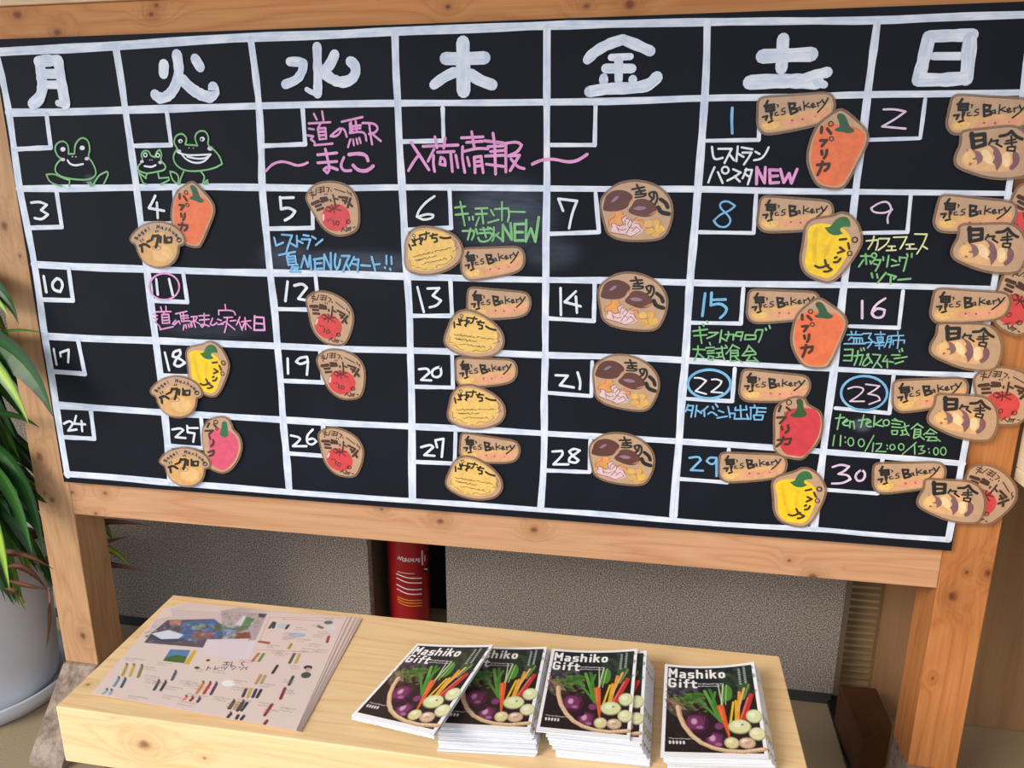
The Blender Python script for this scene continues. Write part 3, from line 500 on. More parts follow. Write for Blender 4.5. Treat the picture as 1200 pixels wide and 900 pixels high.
# ================================================================ MAGNET CUT-OUTS
KRAFT = flat('kraft_card', (188, 152, 122), .45, .5, .05); INK = flat('black_ink', (34, 30, 28), .5); INKB = flat('brown_ink', (72, 44, 32), .5)
MAGM = flat('grey_magnet', (60, 60, 62), .6)
def solid(n, rgb, v=.07, s=90): return flat(n, rgb, .42, .5, v, s)
lam = NT('clear_laminate', .18, .5); lam.b.inputs['Base Color'].default_value = L(150, 118, 92); lam.b.inputs['Alpha'].default_value = .5
LAM = lam.m
K1 = Crop(1080, 330, 8.18)
TYPES = {
 'bakery': dict(c=K1, A=(215, 190), Bp=(725, 195), out="130,80 200,72 400,88 600,100 780,112 822,150 828,220 785,310 700,352 550,372 300,386 150,386 102,350 85,300 98,230 112,150",
   fills=[("110,300 150,250 300,240 520,235 720,220 800,190 800,250 760,310 690,340 540,358 300,370 160,370 115,345", (216, 168, 110)), ("300,300 520,270 720,250 790,220 760,300 680,335 520,352 320,350", (222, 156, 122)), ("120,310 200,285 290,300 260,350 160,360", (232, 188, 112))],
   ink=[("205,100 185,128;165,142 260,140;178,140 178,190;255,140 255,190;175,165 255,165;175,190 255,190", 20), ("215,190 215,262;135,237 180,232 160,268;182,292 222,280", 17), ("235,205 228,235;285,145 300,152 290,170;280,212 255,218 258,240 292,238;358,185 328,190 322,207 355,215 350,235 315,240", 9), ("402,148 408,245;402,152 460,157 450,190 412,197;410,202 465,205 470,230 412,245", 20), ("492,197 468,207 472,226 500,215;502,192 508,224;545,150 540,225;592,170 550,192 598,208;612,207 640,192 633,177 612,190 622,216 652,207;672,177 677,212;674,187 710,172", 11), ("722,157 737,192;782,150 732,212 662,262", 13)],
   dots=[(410, 302, 13, (150, 92, 60)), (510, 305, 12, (140, 88, 58)), (635, 296, 9, (160, 92, 70)), (205, 322, 6, (170, 120, 70)), (250, 320, 6, (170, 120, 70))], nm='bread_drawing'),
 'dumpling': dict(c=K1, A=(288, 490), Bp=(575, 520), out="150,402 300,405 500,403 600,408 680,450 730,530 747,620 737,710 705,790 660,830 500,830 350,802 200,742 100,692 78,640 98,580 138,520 150,460",
   fills=[("115,640 160,580 220,545 350,550 480,530 600,580 645,640 630,720 570,778 440,775 250,742 150,705", (222, 172, 122)), ("150,605 200,570 240,600 235,660 190,690 150,665", (236, 190, 124)), ("310,570 360,570 405,640 405,710 350,690 300,640", (240, 206, 160)), ("495,620 545,610 565,660 545,740 500,745 480,680", (240, 206, 160)),
     ("225,560 290,578 325,635 305,675 258,695 270,655 240,645 262,610", (134, 98, 96)), ("370,530 445,555 482,620 488,700 430,768 418,700 395,690 430,650 400,610 425,590", (126, 88, 94)), ("590,600 642,640 638,720 562,782 535,745 580,715 575,660", (122, 84, 92))],
   ink=[("232,425 238,540", 34), ("225,442 345,440 342,530 238,548", 30), ("250,492 340,487", 22), ("402,490 378,530;395,508 460,505 442,535;445,535 488,562", 16), ("582,440 545,468 480,472;582,440 620,490 672,518", 24), ("532,520 612,512;578,480 578,560;518,542 620,537", 15), ("540,572 535,600 598,612 608,575 540,572", 15)],
   dots=[(203, 680, 14, (170, 84, 70)), (185, 565, 8, (130, 90, 80)), (235, 640, 10, (120, 84, 84))], nm='dumpling_drawing'),
 'orange': dict(c=Crop(930, 120, 8.18), A=(480, 210), Bp=(275, 630), out="430,78 482,95 560,160 640,230 692,300 692,380 640,490 560,650 482,790 440,816 340,816 240,790 190,720 145,600 138,500 168,370 208,270 260,200 340,140",
   fills=[("225,275 330,190 400,215 560,225 650,270 682,330 670,400 600,530 520,690 450,797 350,802 250,777 192,690 158,580 162,450 195,330", (226, 112, 66)), ("408,150 410,120 430,105 470,112 500,150 530,240 578,258 568,292 510,300 460,285 385,278 390,250 435,240 430,190", (46, 84, 54))],
   ink=[("262,240 258,292;315,255 350,300;250,367 310,365 265,420;262,465 265,500;312,458 305,505 285,535;220,600 335,590 325,630 292,655;270,570 260,620 225,695", 24)], rings=[(350, 208, 22, 11), (355, 350, 20, 11)], inkc=INKB, nm='paprika_drawing'),
 'yellow': dict(c=Crop(925, 240, 9), A=(500, 220), Bp=(360, 645), out="540,90 620,110 700,190 740,310 745,400 690,510 600,640 500,760 420,805 340,795 250,760 170,710 130,630 125,540 145,450 160,330 170,230 230,165 330,145 450,130",
   fills=[("200,230 300,190 420,205 560,240 640,330 640,440 590,560 480,730 400,775 320,755 210,720 155,640 165,520 188,400 185,300", (240, 200, 28)), ("255,240 300,230 280,420 290,640 240,600 235,380", (228, 182, 22)), ("430,340 470,350 400,520 350,600 360,480", (230, 186, 24)), ("365,237 430,230 470,160 540,120 610,130 640,190 630,240 580,225 530,240 530,280 562,300 500,322 440,315 400,290", (48, 106, 58))],
   ink=[("522,365 590,358;612,402 622,460;525,447 570,482 502,505;472,557 490,548;462,602 500,602 530,565;265,640 312,665 402,632;368,580 382,640 438,680 400,700 358,700", 21)], rings=[(682, 368, 27, 17), (628, 510, 25, 13)], inkc=INKB, nm='paprika_drawing'),
 'red': dict(c=Crop(895, 435, 8.18), A=(340, 350), Bp=(200, 655), out="230,270 300,248 380,258 402,318 460,350 530,390 552,470 545,580 500,680 430,760 370,822 320,827 240,812 180,802 120,762 105,700 110,600 105,480 110,370 150,310",
   fills=[("200,400 240,350 310,350 450,342 520,390 545,470 530,580 480,690 400,790 350,812 280,797 220,797 160,742 145,640 150,500", (204, 56, 66)), ("305,290 310,262 340,252 372,270 375,350 412,392 400,427 330,442 250,430 248,405 300,380 320,320", (50, 82, 40))],
   ink=[("158,325 140,378;215,340 245,368;125,437 205,432 150,492;165,522 175,552;227,510 237,555 205,582;130,652 255,637 240,692 200,692;185,622 172,670 120,712", 21)], rings=[(236, 292, 24, 11), (208, 397, 14, 8)], inkc=INKB, nm='paprika_drawing'),
 'pink': dict(c=Crop(180, 480, 9), A=(760, 210), Bp=(620, 440), out="560,160 600,110 680,80 780,78 832,150 835,200 902,260 932,340 930,425 890,530 820,620 750,652 690,642 600,602 568,560 550,420 535,300 540,200",
   fills=[("590,300 620,220 700,180 800,200 880,270 912,350 905,440 860,540 790,612 740,632 680,612 610,560 600,400", (214, 84, 112)), ("730,140 745,115 775,115 792,145 800,230 806,272 770,290 700,258 730,200", (46, 110, 70))],
   ink=[("602,135 580,175;650,150 672,172;560,215 640,212 600,250;600,270 612,300;642,310 650,345 620,378;590,440 650,420 645,465 600,480", 17)], rings=[(670, 122, 20, 10), (682, 192, 13, 8)], inkc=INKB, nm='paprika_drawing'),
 'mushroom': dict(c=Crop(700, 205, 10.59), A=(260, 330), Bp=(570, 420), out="480,85 600,100 740,150 850,240 910,350 920,480 890,620 840,740 740,790 550,802 400,802 250,780 140,720 110,620 70,480 52,380 68,290 150,200 250,130 360,95",
   fills=[("135,560 215,460 330,455 330,560 280,640 170,650", (222, 152, 84)), ("470,520 570,550 590,640 500,620", (216, 150, 96)), ("85,340 100,270 160,210 260,180 370,200 440,250 440,290 400,340 380,400 300,440 180,455 80,445 68,410", (92, 52, 44)), ("385,430 430,380 460,310 560,290 640,310 720,360 742,420 720,480 640,522 540,520 440,490 390,465", (96, 54, 46)),
     ("170,330 230,262 272,265 250,300 200,340", (142, 112, 138)), ("440,415 520,380 612,402 590,430 500,440", (146, 112, 136)), ("400,330 440,290 440,330 400,360", (196, 132, 84)), ("700,450 735,440 700,490 630,500", (184, 120, 76)),
     ("185,640 180,602 230,600 262,640 330,612 300,540 360,500 372,560 410,550 430,592 480,572 522,600 540,660 572,682 540,722 420,772 370,740 250,730 165,702", (222, 190, 192))],
   ovals=[(635, 612, 50, 46, (222, 176, 92)), (740, 585, 46, 48, (218, 170, 84)), (660, 700, 60, 42, (214, 166, 86)), (775, 672, 62, 52, (224, 176, 84)), (725, 735, 48, 30, (214, 166, 86))],
   lines=[("215,460 230,500 180,540 140,560 138,600 155,625;310,452 322,490;500,525 440,560;500,560 560,555 570,600", 8, (190, 104, 60)), ("185,650 175,605 225,598 262,640 330,612 298,545 360,500;345,630 340,560 375,530;370,620 410,550 440,590 410,640 360,720;430,700 480,640 540,690 420,770 370,740 165,712;250,660 320,690 360,660;460,600 520,600 545,660;240,640 270,700;385,640 440,660", 7, (132, 60, 64)), ("600,660 690,640 720,700 650,740;700,560 750,540 790,580 760,640;780,740 835,690", 5, (170, 118, 50))],
   ink=[("432,178 580,150;480,212 592,190;490,122 545,225;475,242 600,232", 20), ("470,278 570,268 602,250", 16), ("692,290 655,270 640,232 682,208 728,212 748,270 735,330 712,362;702,212 702,290 662,322", 20), ("785,302 850,345 872,400", 38), ("755,402 790,465 885,482", 42)], nm='mushroom_drawing'),
 'tomato': dict(c=Crop(350, 205, 11.25), A=(255, 400), Bp=(650, 360), out="160,200 250,130 380,100 520,110 640,150 730,240 772,340 792,480 790,640 760,722 660,770 540,792 440,760 350,700 280,610 220,500 158,400 110,300",
   ovals=[(500, 560, 188, 180, (206, 64, 66)), (335, 560, 14, 48, (238, 190, 190))],
   lines=[("470,445 385,425;470,440 545,400;470,440 478,505;470,440 565,468;470,440 420,490;470,445 440,390", 15, (92, 26, 26))], lrings=[(400, 445, 32, 11, (92, 26, 26))],
   ink=[("150,240 205,225;175,200 182,250;160,268 212,252;188,278 232,262;192,292 198,312;240,180 238,262;262,170 330,160;268,200 330,190;270,230 350,215;300,160 300,240;340,150 345,220;372,162 412,170 395,220;432,197 440,215;480,185 620,230;650,210 662,242 700,240;692,240 705,275;355,250 358,262;380,245 384,255", 10),
     ("190,382 270,347", 34), ("235,415 300,392;258,462 330,437", 26), ("302,312 375,302;310,352 390,327", 28), ("430,325 436,345;462,262 485,350 495,420;490,312 530,322", 18), ("542,290 650,302 620,372;590,332 640,352", 24), ("692,312 655,425;672,370 712,412", 26), ("462,602 476,660;640,600 640,640;395,590 405,602;430,580 440,592;600,690 570,745;590,712 640,742;640,688 650,738;652,702 702,690;668,702 670,732;690,690 690,732;730,690 733,695;745,685 748,692", 10)],
   rings=[(520, 632, 20, 10, 28), (668, 615, 20, 10, 27)], inkc=INKB, nm='tomato_drawing'),
 'pastry': dict(c=Crop(465, 255, 7.5), A=(140, 215), Bp=(430, 175), out="240,85 340,95 450,130 530,180 572,250 575,320 540,390 450,450 330,490 200,490 110,460 85,400 88,300 88,220 120,140 170,102",
   fills=[("200,110 300,105 420,130 490,175 520,250 530,310 500,375 420,430 310,467 200,465 125,440 108,380 105,280 120,200 150,140", (230, 188, 104))],
   lines=[("490,190 530,212 515,250 545,262 520,285 500,300;120,370 132,425 160,420;350,442 362,412 440,410 495,350 480,330;170,440 200,430 230,455 270,450;300,455 330,450", 4, (120, 84, 50))],
   wig=[(150, 340, 490, 264, 9), (165, 378, 355, 332, 8), (225, 408, 445, 356, 8)],
   ink=[("115,235 132,280;140,190 175,240;150,212 182,192;162,182 165,240 142,245", 13), ("195,187 235,178;210,168 222,235;235,190 210,228;205,155 292,135;265,125 265,185 250,192", 12), ("300,160 360,147;325,140 315,180 355,177 362,205 338,215", 13), ("388,172 425,182 478,175", 15)], rings=[(158, 156, 13, 6)], nm='pastry_drawing'),
 'bagel': dict(c=Crop(145, 205, 7.5), A=(200, 625), Bp=(400, 565), out="78,560 130,490 220,435 330,415 430,440 510,490 548,560 540,602 492,612 490,680 460,750 400,795 330,807 260,795 190,750 150,680 130,602 92,588",
   ovals=[(318, 650, 165, 150, (214, 164, 102)), (360, 690, 90, 70, (226, 182, 122)), (308, 638, 42, 24, (176, 118, 72)), (308, 642, 30, 15, (220, 180, 130))],
   arc="Bagel Mashumo",
   ink=[("162,622 205,602 245,630;178,635 182,672", 18), ("165,570 175,587;185,560 193,575;300,490 303,502;317,488 320,500", 7), ("225,587 262,570", 14), ("280,537 325,532 312,600 300,635;278,532 268,562", 18), ("345,542 340,590;378,532 378,592 402,582", 16), ("392,552 440,547 437,590 397,595 392,552", 14)], rings=[(505, 570, 18, 8)], nm='bagel_drawing'),
}
GLY = {'B': "0,0 0,10;0,0 5,1 5,4 0,5;0,5 6,6 6,9 0,10", 'a': "5,4 1,4 0,8 4,10 5,5 6,10", 'g': "5,4 1,4 0,8 4,9 5,4 5,12 1,13", 'e': "0,7 5,6 4,4 1,4 0,8 2,10 5,9", 'l': "1,0 2,10", 'M': "0,10 1,0 4,7 7,0 8,10", 's': "5,4 1,4 1,6 5,8 4,10 0,10", 'h': "0,0 0,10;0,6 3,4 5,6 5,10", 'u': "0,4 0,9 4,10 5,4;5,4 6,10", 'm': "0,10 0,4;0,5 3,4 3,10;3,5 6,4 7,10", 'o': "3,4 0,6 1,10 5,9 5,5 3,4", ' ': ""}
def seg_rel(t):
    """a cut-out's drawing in metres about its centre, with its two anchor points"""
    T = TYPES[t]; c = T['c']; b = lambda q: c.b(q); out = [b(q) for q in soften(P(T['out'])[0], 2, True, 100)]
    cx = sum(p[0] for p in out) / len(out); cz = sum(p[1] for p in out) / len(out)
    R = lambda pts: [(x - cx, z - cz) for x, z in pts]
    return T, c, R, R(out), R([b(T['A'])])[0], R([b(T['Bp'])])[0]
def ccw(p): return p if sum(p[i - 1][0] * p[i][1] - p[i][0] * p[i - 1][1] for i in range(len(p))) > 0 else p[::-1]
def grow(p, d):
    p = ccw(p); q = []
    for i in range(len(p)):
        a, c = p[i - 1], p[(i + 1) % len(p)]; dx, dz = c[0] - a[0], c[1] - a[1]; l = math.hypot(dx, dz) or 1
        q.append((p[i][0] + dz / l * d, p[i][1] - dx / l * d))
    return q
def slabm(mb, p, y0, y1, mat):
    """prism of outline p from depth y0 (front) to y1 (back)"""
    p = ccw(p); fill(mb, p, y0, mat); k = mb.mi(mat); i = len(mb.v); n = len(p)
    mb.v += [(x, y0, z) for x, z in p] + [(x, y1, z) for x, z in p]
    for j in range(n): q = (j + 1) % n; mb.f.append((i + j, i + n + j, i + n + q, i + q)); mb.m.append(k)
    mb.f.append(tuple(i + n + j for j in reversed(range(n)))); mb.m.append(k)
PROTO = {}
def proto(t):
    """meshes of one kind of cut-out, origin at its centre, face towards -y"""
    T, c, R, out, A, Bp = seg_rel(t); d = {}
    m = MB(); slabm(m, grow(out, .0042), -.0006, 0, LAM); d['laminate_edge'] = m
    m = MB(); slabm(m, out, -.0010, -.0007, KRAFT); d['card'] = m
    m = MB(); y = -.0011
    for i, (tx, rgb) in enumerate(T.get('fills', ())):
        fill(m, ccw(R([c.b(q) for q in soften(P(tx)[0], 2, True, 100)])), y, solid('%s_print_%d' % (t, i), rgb)); y -= 2.5e-5
    for i, (x, z, rx, rz, rgb) in enumerate(T.get('ovals', ())):
        fill(m, ccw(R([c.b(q) for q in oval(x, z, rx, rz)])), y, solid('%s_round_%d' % (t, i), rgb)); y -= 2.5e-5
    for i, (x, z, r, rgb) in enumerate(T.get('dots', ())):
        fill(m, ccw(R([c.b(q) for q in oval(x, z, r, r * .8, 8)])), y, solid('%s_speck_%d' % (t, i), rgb)); y -= 1e-5
    for tx, w, rgb in T.get('lines', ()):
        for st in P(tx): ribbon(m, R([c.b(q) for q in soften(st, 2)]), c.w(w, st[0]), y, solid('line_%d_%d_%d' % rgb, rgb))
    for x, z, r, w, rgb in T.get('lrings', ()): ribbon(m, R([c.b(q) for q in oval(x, z, r, r, 16)]), c.w(w, (x, z)), y, solid('line_%d_%d_%d' % rgb, rgb), closed=True)
    d[T['nm']] = m
    m = MB(); y -= 1.5e-4; ic = T.get('inkc', INK)
    for tx, w in T['ink']:
        for st in P(tx): ribbon(m, R([c.b(q) for q in soften(st, 1)]), c.w(w * 1.25, st[0]), y, ic)
    for q in T.get('rings', ()): ribbon(m, R([c.b(a) for a in oval(q[0], q[1], q[2], q[4] if len(q) > 4 else q[2], 16)]), c.w(q[3], q[:2]), y, ic, closed=True)
    rr = random.Random(3)
    for (x0, y0, x1, y1, h) in T.get('wig', ()):            # the small handwriting, too fine to read
        n = int((x1 - x0) / 7); pts = []
        for i in range(n):
            s_ = i / (n - 1); pts.append((x0 + (x1 - x0) * s_ + rr.uniform(-3, 3), y0 + (y1 - y0) * s_ + rr.uniform(-h, h)))
            if rr.random() < .14 and len(pts) > 2: ribbon(m, R([c.b(q) for q in pts]), c.w(4.2, pts[0]), y, ic); pts = []
        if len(pts) > 1: ribbon(m, R([c.b(q) for q in pts]), c.w(4.2, pts[0]), y, ic)
    if 'arc' in T:
        n = len(T['arc'])
        for i, ch in enumerate(T['arc']):
            a = math.radians(208 + i * 124 / (n - 1) ); ox, oy = 318 + 205 * math.cos(a), 640 + 178 * math.sin(a); r = a + math.pi / 2
            for st in P(GLY[ch]):
                q = [((x - 3) * 3.0, (z - 7) * 3.2) for x, z in st]
                ribbon(m, R([c.b((ox + x * math.cos(r) - z * math.sin(r), oy + x * math.sin(r) + z * math.cos(r))) for x, z in q]), c.w(5.5, (ox, oy)), y, ic)
    d['lettering'] = m
    return d, A, Bp, max(math.hypot(*p) for p in out)
def dup_thing(root, ob_parts, name):
    r = root.copy(); C.objects.link(r)
    out = []
    for ch in ob_parts:
        k = ch.copy(); C.objects.link(k); k.parent = r; out.append(k)
    return r
PARTS = {}
def magnet(t, pa, pb, layer, label):
    name = {'bakery': 'bread_magnet', 'dumpling': 'dumpling_magnet', 'orange': 'paprika_magnet', 'yellow': 'paprika_magnet', 'red': 'paprika_magnet', 'pink': 'paprika_magnet', 'mushroom': 'mushroom_magnet', 'tomato': 'tomato_magnet', 'pastry': 'pastry_magnet', 'bagel': 'bagel_magnet'}[t]
    grp = {'bakery': 'bread shaped magnets', 'dumpling': 'dumpling magnets', 'mushroom': 'mushroom magnets', 'tomato': 'tomato magnets', 'pastry': 'oval pastry magnets', 'bagel': 'bagel magnets'}.get(t, 'paprika magnets')
    if t not in PARTS:
        d, A, Bp, r = proto(t); root = bpy.data.objects.new(name, None); C.objects.link(root); ORG[root.name] = (0, 0, 0); root.empty_display_size = .03
        root['category'] = 'magnet'; root['group'] = grp
        PARTS[t] = (root, [part(root, mm, n) for n, mm in d.items()], A, Bp)
        m = MB(); m.tube([(0, 0.0001, 0), (0, .002, 0)], .012, MAGM, 14); PARTS[t][1].append(part(root, m, 'magnet_disc'))
    else:
        root = dup_thing(PARTS[t][0], PARTS[t][1], name)
    A, Bp = PARTS[t][2], PARTS[t][3]; a, b = B(*pa), B(*pb)
    th = math.atan2(b[1] - a[1], b[0] - a[0]) - math.atan2(Bp[1] - A[1], Bp[0] - A[0])
    c, s = math.cos(th), math.sin(th)
    mx, mz = (a[0] + b[0]) / 2, (a[1] + b[1]) / 2; lx, lz = (A[0] + Bp[0]) / 2, (A[1] + Bp[1]) / 2
    root.location = (mx - (c * lx - s * lz), -.0022 - layer * .0016, mz - (s * lx + c * lz)); root.rotation_euler = (0, -th, 0)
    root['label'] = label
DAY = {1: 'Saturday', 2: 'Sunday', 3: 'Monday', 4: 'Tuesday', 5: 'Wednesday', 6: 'Thursday', 7: 'Friday'}
ORD = dict(zip(range(1, 31), 'first second third fourth fifth sixth seventh eighth ninth tenth eleventh twelfth thirteenth fourteenth fifteenth sixteenth seventeenth eighteenth nineteenth twentieth twenty-first twenty-second twenty-third twenty-fourth twenty-fifth twenty-sixth twenty-seventh twenty-eighth twenty-ninth thirtieth'.split()))
for t, n, pa, pb, ly in [
 ('bakery', 1, (902, 130), (964, 122), 0), ('bakery', 2, (1128, 129), (1193, 129), 0), ('bakery', 6, (552, 305), (604, 300), 0), ('bakery', 8, (903.5, 246), (962, 247), 0), ('bakery', 9, (1111, 245), (1176, 248), 1),
 ('bakery', 13, (560, 351), (611, 352.5), 0), ('bakery', 15, (889, 354), (948, 353), 0), ('bakery', 16, (1106.3, 353.2), (1168.6, 353.8), 1), ('bakery', 20, (546, 432), (595, 431), 0), ('bakery', 22, (880.5, 447), (937, 450), 0),
 ('bakery', 23, (1060, 458.7), (1119, 453), 1), ('bakery', 27, (551, 520), (599, 525), 0), ('bakery', 29, (856, 543), (909, 542), 0), ('bakery', 30, (1036, 555), (1094, 551), 1),
 ('dumpling', 2, (1145, 165), (1183, 165), 1), ('dumpling', 9, (1141, 275), (1178, 278), 2), ('dumpling', 16, (1115, 390), (1150, 394), 2), ('dumpling', 23, (1112.5, 472.5), (1146, 477.5), 2), ('dumpling', 30, (1099, 571), (1132, 576), 2),
 ('orange', 1, (988.7, 145.7), (963.6, 197), 1), ('orange', 4, (232, 227), (216, 268), 1), ('orange', 15, (964, 364), (945, 410), 1), ('yellow', 8, (980.6, 264.4), (965, 311.7), 1), ('yellow', 18, (246, 411), (244, 450), 1), ('yellow', 29, (938, 560), (933, 601.5), 1),
 ('red', 22, (936.6, 477.8), (919.4, 515), 1), ('pink', 25, (264.4, 503.3), (249, 529), 1),
 ('mushroom', 7, (724.5, 236.2), (753.8, 244.7), 0), ('mushroom', 14, (721, 340), (750, 352), 0), ('mushroom', 21, (715, 434), (741, 447), 0), ('mushroom', 28, (710, 525), (736, 536), 0),
 ('tomato', 5, (372.7, 240.6), (407.8, 237), 0), ('tomato', 12, (371, 362.5), (402, 372), 0), ('tomato', 19, (384, 431), (416, 435), 0), ('tomato', 26, (385, 520), (414, 529), 0),
 ('tomato', 9, (1198, 239), (1225, 263), 0), ('tomato', 16, (1184, 335.5), (1213, 358), 0), ('tomato', 23, (1157, 455), (1193, 460), 0), ('tomato', 30, (1142, 564), (1172, 584), 0),
 ('pastry', 6, (483.7, 283.7), (522.3, 278.3), 1), ('pastry', 13, (537.5, 376), (575, 384), 1), ('pastry', 20, (537.5, 464), (575, 467), 1), ('pastry', 27, (539, 545), (574, 554), 1),
 ('bagel', 4, (171.7, 288.3), (198.3, 280.3), 2), ('bagel', 18, (196, 465), (218, 459), 2), ('bagel', 25, (204, 547), (230, 541), 2)]:
    desc = {'bakery': 'long bread loaf magnet with black bakery lettering', 'dumpling': 'brown magnet with striped buns and bold black characters', 'orange': 'orange paprika magnet', 'yellow': 'yellow paprika magnet', 'red': 'red paprika magnet',
            'pink': 'pink faded paprika magnet', 'mushroom': 'rounded mushroom magnet with two dark caps', 'tomato': 'tan magnet with a red tomato', 'pastry': 'oval yellow pastry magnet', 'bagel': 'round bagel magnet with arched lettering'}[t]
    magnet(t, pa, pb, ly, '%s in the %s box of the %s' % (desc, DAY[(n - 1) % 7 + 1 if (n - 1) % 7 + 1 != 3 else 3], ORD[n]))

# ================================================================ BENCH
slab_w = wood('pale_pine_slab', (244, 216, 168), (236, 198, 146), (216, 172, 116), axis=0, knots=[(*atz(168, 872, .434)[:1], aty(168, 872, -.467)[1], aty(168, 872, -.467)[2], .011), (*aty(240, 888, -.467), .003), (*atz(103, 803, .479), .004)], rough=.5)
ZS = .48
bench = thing('slab_bench', (.9, -.3, 0), 'low bench of one thick pale pine slab holding printed papers', 'bench')
c4 = [atz(65, 828, ZS), (1.483, -.468, ZS), (1.489, -.130, ZS), atz(203, 697, ZS)]
m = MB(); m.quadbox([(p[0], p[1], ZS - .103) for p in c4] + [(p[0], p[1], ZS) for p in c4], slab_w); part(bench, m, 'slab', bevel=.002)
legm = flat('dark_red_leg', (110, 62, 48), .6)
for x in (.385, 1.40):
    m = MB(); m.box(x, x + .045, -.44, -.16, 0, ZS - .1035, legm); part(bench, m, 'leg', bevel=.002)['label'] = 'dark reddish panel leg'

# ---------------------------------------------------------------- printed covers: colour per grid point
class Canvas:
    def __init__(s, w, h, bgc): s.w, s.h = w, h; s.a = np.zeros((h, w, 3)); s.a[:] = [lin(v) for v in bgc]; s.X, s.Y = np.meshgrid(np.arange(w) + .5, np.arange(h) + .5)
    def comp(s, cov, rgb, sl): c = np.array([lin(v) for v in rgb]); s.a[sl] = s.a[sl] * (1 - cov[..., None]) + c * cov[..., None]
    def sl(s, x0, y0, x1, y1):
        return (slice(max(0, int(y0) - 2), min(s.h, int(y1) + 3)), slice(max(0, int(x0) - 2), min(s.w, int(x1) + 3)))
    def ell(s, cx, cy, rx, ry, rgb, al=1, soft=1.0, rot=0):
        r = max(rx, ry) * (1 + soft * .1) + 2; sl = s.sl(cx - r, cy - r, cx + r, cy + r); x, y = s.X[sl] - cx, s.Y[sl] - cy
        c, q = math.cos(rot), math.sin(rot); u, v = (x * c + y * q) / rx, (-x * q + y * c) / ry
        d = np.sqrt(u * u + v * v); s.comp(np.clip((1 - d) * min(rx, ry) / soft + .5, 0, 1) * al, rgb, sl)
    def line(s, pts, w, rgb, al=1, w2_=None):
        n = len(pts) - 1
        for i in range(n):
            (x0, y0), (x1, y1) = pts[i], pts[i + 1]; wa = w if w2_ is None else w + (w2_ - w) * i / max(1, n); wb = wa if w2_ is None else w + (w2_ - w) * (i + 1) / max(1, n)
            q = max(wa, wb); sl = s.sl(min(x0, x1) - q, min(y0, y1) - q, max(x0, x1) + q, max(y0, y1) + q); x, y = s.X[sl], s.Y[sl]
            l2 = (x1 - x0) ** 2 + (y1 - y0) ** 2 or 1; t = np.clip(((x - x0) * (x1 - x0) + (y - y0) * (y1 - y0)) / l2, 0, 1)
            d = np.hypot(x - x0 - t * (x1 - x0), y - y0 - t * (y1 - y0)); s.comp(np.clip((wa + (wb - wa) * t) / 2 - d + .5, 0, 1) * al, rgb, sl)
    def poly(s, pts, rgb, al=1):
        xs = [p[0] for p in pts]; ys = [p[1] for p in pts]; sl = s.sl(min(xs), min(ys), max(xs), max(ys)); cov = np.zeros(s.X[sl].shape)
        for ox in (-.25, .25):
            for oy in (-.25, .25):
                x, y = s.X[sl] + ox, s.Y[sl] + oy; ins = np.zeros(x.shape, bool)
                for i in range(len(pts)):
                    (x0, y0), (x1, y1) = pts[i - 1], pts[i]
                    if y0 == y1: continue
                    ins ^= ((y0 > y) != (y1 > y)) & (x < (x1 - x0) * (y - y0) / (y1 - y0) + x0)
                cov += ins * .25
        s.comp(cov * al, rgb, sl)
    def grain(s, x0, y0, x1, y1, amt, seed=1):
        r = np.random.RandomState(seed); sl = (slice(int(y0), int(y1)), slice(int(x0), int(x1))); s.a[sl] *= 1 + (r.rand(*s.a[sl].shape[:2], 1) - .5) * amt
vc = NT('printed_paper', .35, .45); at = vc.n('ShaderNodeVertexColor'); at.layer_name = 'print'; vc.col(at.outputs[0])
def paint_grid(me, cv):
    at_ = me.color_attributes.new('print', 'FLOAT_COLOR', 'POINT'); a = np.ones((cv.h * cv.w, 4)); a[:, :3] = np.clip(cv.a, 0, 1).reshape(-1, 3)
    at_.data.foreach_set('color', a.ravel())
def grid_mesh(name, cv, fn):
    w, h = cv.w, cv.h; u = np.linspace(0, 1, w); v = np.linspace(0, 1, h); U, V = np.meshgrid(u, v)
    pts = fn(U, V).reshape(-1, 3); i = (np.arange(h - 1)[:, None] * w + np.arange(w - 1)[None]).ravel()
    fc = np.stack([i, i + w, i + w + 1, i + 1], 1)
    me = bpy.data.meshes.new(name); me.vertices.add(len(pts)); me.vertices.foreach_set('co', pts.ravel()); me.loops.add(fc.size); me.loops.foreach_set('vertex_index', fc.ravel())
    me.polygons.add(len(fc)); me.polygons.foreach_set('loop_start', np.arange(len(fc)) * 4); me.polygons.foreach_set('loop_total', np.full(len(fc), 4)); me.update(calc_edges=True); me.validate()
    me.materials.append(vc.m); paint_grid(me, cv); return me

# stroke letters for the cover title, on a 6 x 10 cell
TL = {'M': "0,10 0,0 3.5,6 7,0 7,10", 'a': "1,4 4,4 5,5 5,10;5,7 1,7 .3,8.5 1,10 5,10", 's': "5,4 1,4 .3,5.5 1,7 4.5,7 5,8.5 4.5,10 .3,10", 'h': "0,0 0,10;0,5 2,4 4,4 5,5 5,10", 'i': "1,4 1,10;1,.5 1,1", 'k': "0,0 0,10;0,7 4.5,3.8;2,6 5,10", 'o': "2.5,4 .6,4.6 0,7 .6,9.4 2.5,10 4.4,9.4 5,7 4.4,4.6 2.5,4", 'G': "6,1.5 5,0 1,0 0,1.5 0,8.5 1,10 5,10 6,8.5 6,5.5 3.5,5.5", 'f': "4.5,0 2.5,0 2,1.5 2,10;0,4 4.5,4", 't': "2,1.5 2,9 3,10 4.8,10;0,4 4.8,4"}
ADV = {'M': 9.6, 'i': 4.6, 'G': 9, 'f': 6.6, 't': 7}
CVW, CVH = 212, 300
cv = Canvas(CVW, CVH, (246, 246, 250)); S = 1.92; OX, OY = 8, 9
def q(x, y): return (OX + x * S, OY + y * 2.0)
rr = random.Random(5)
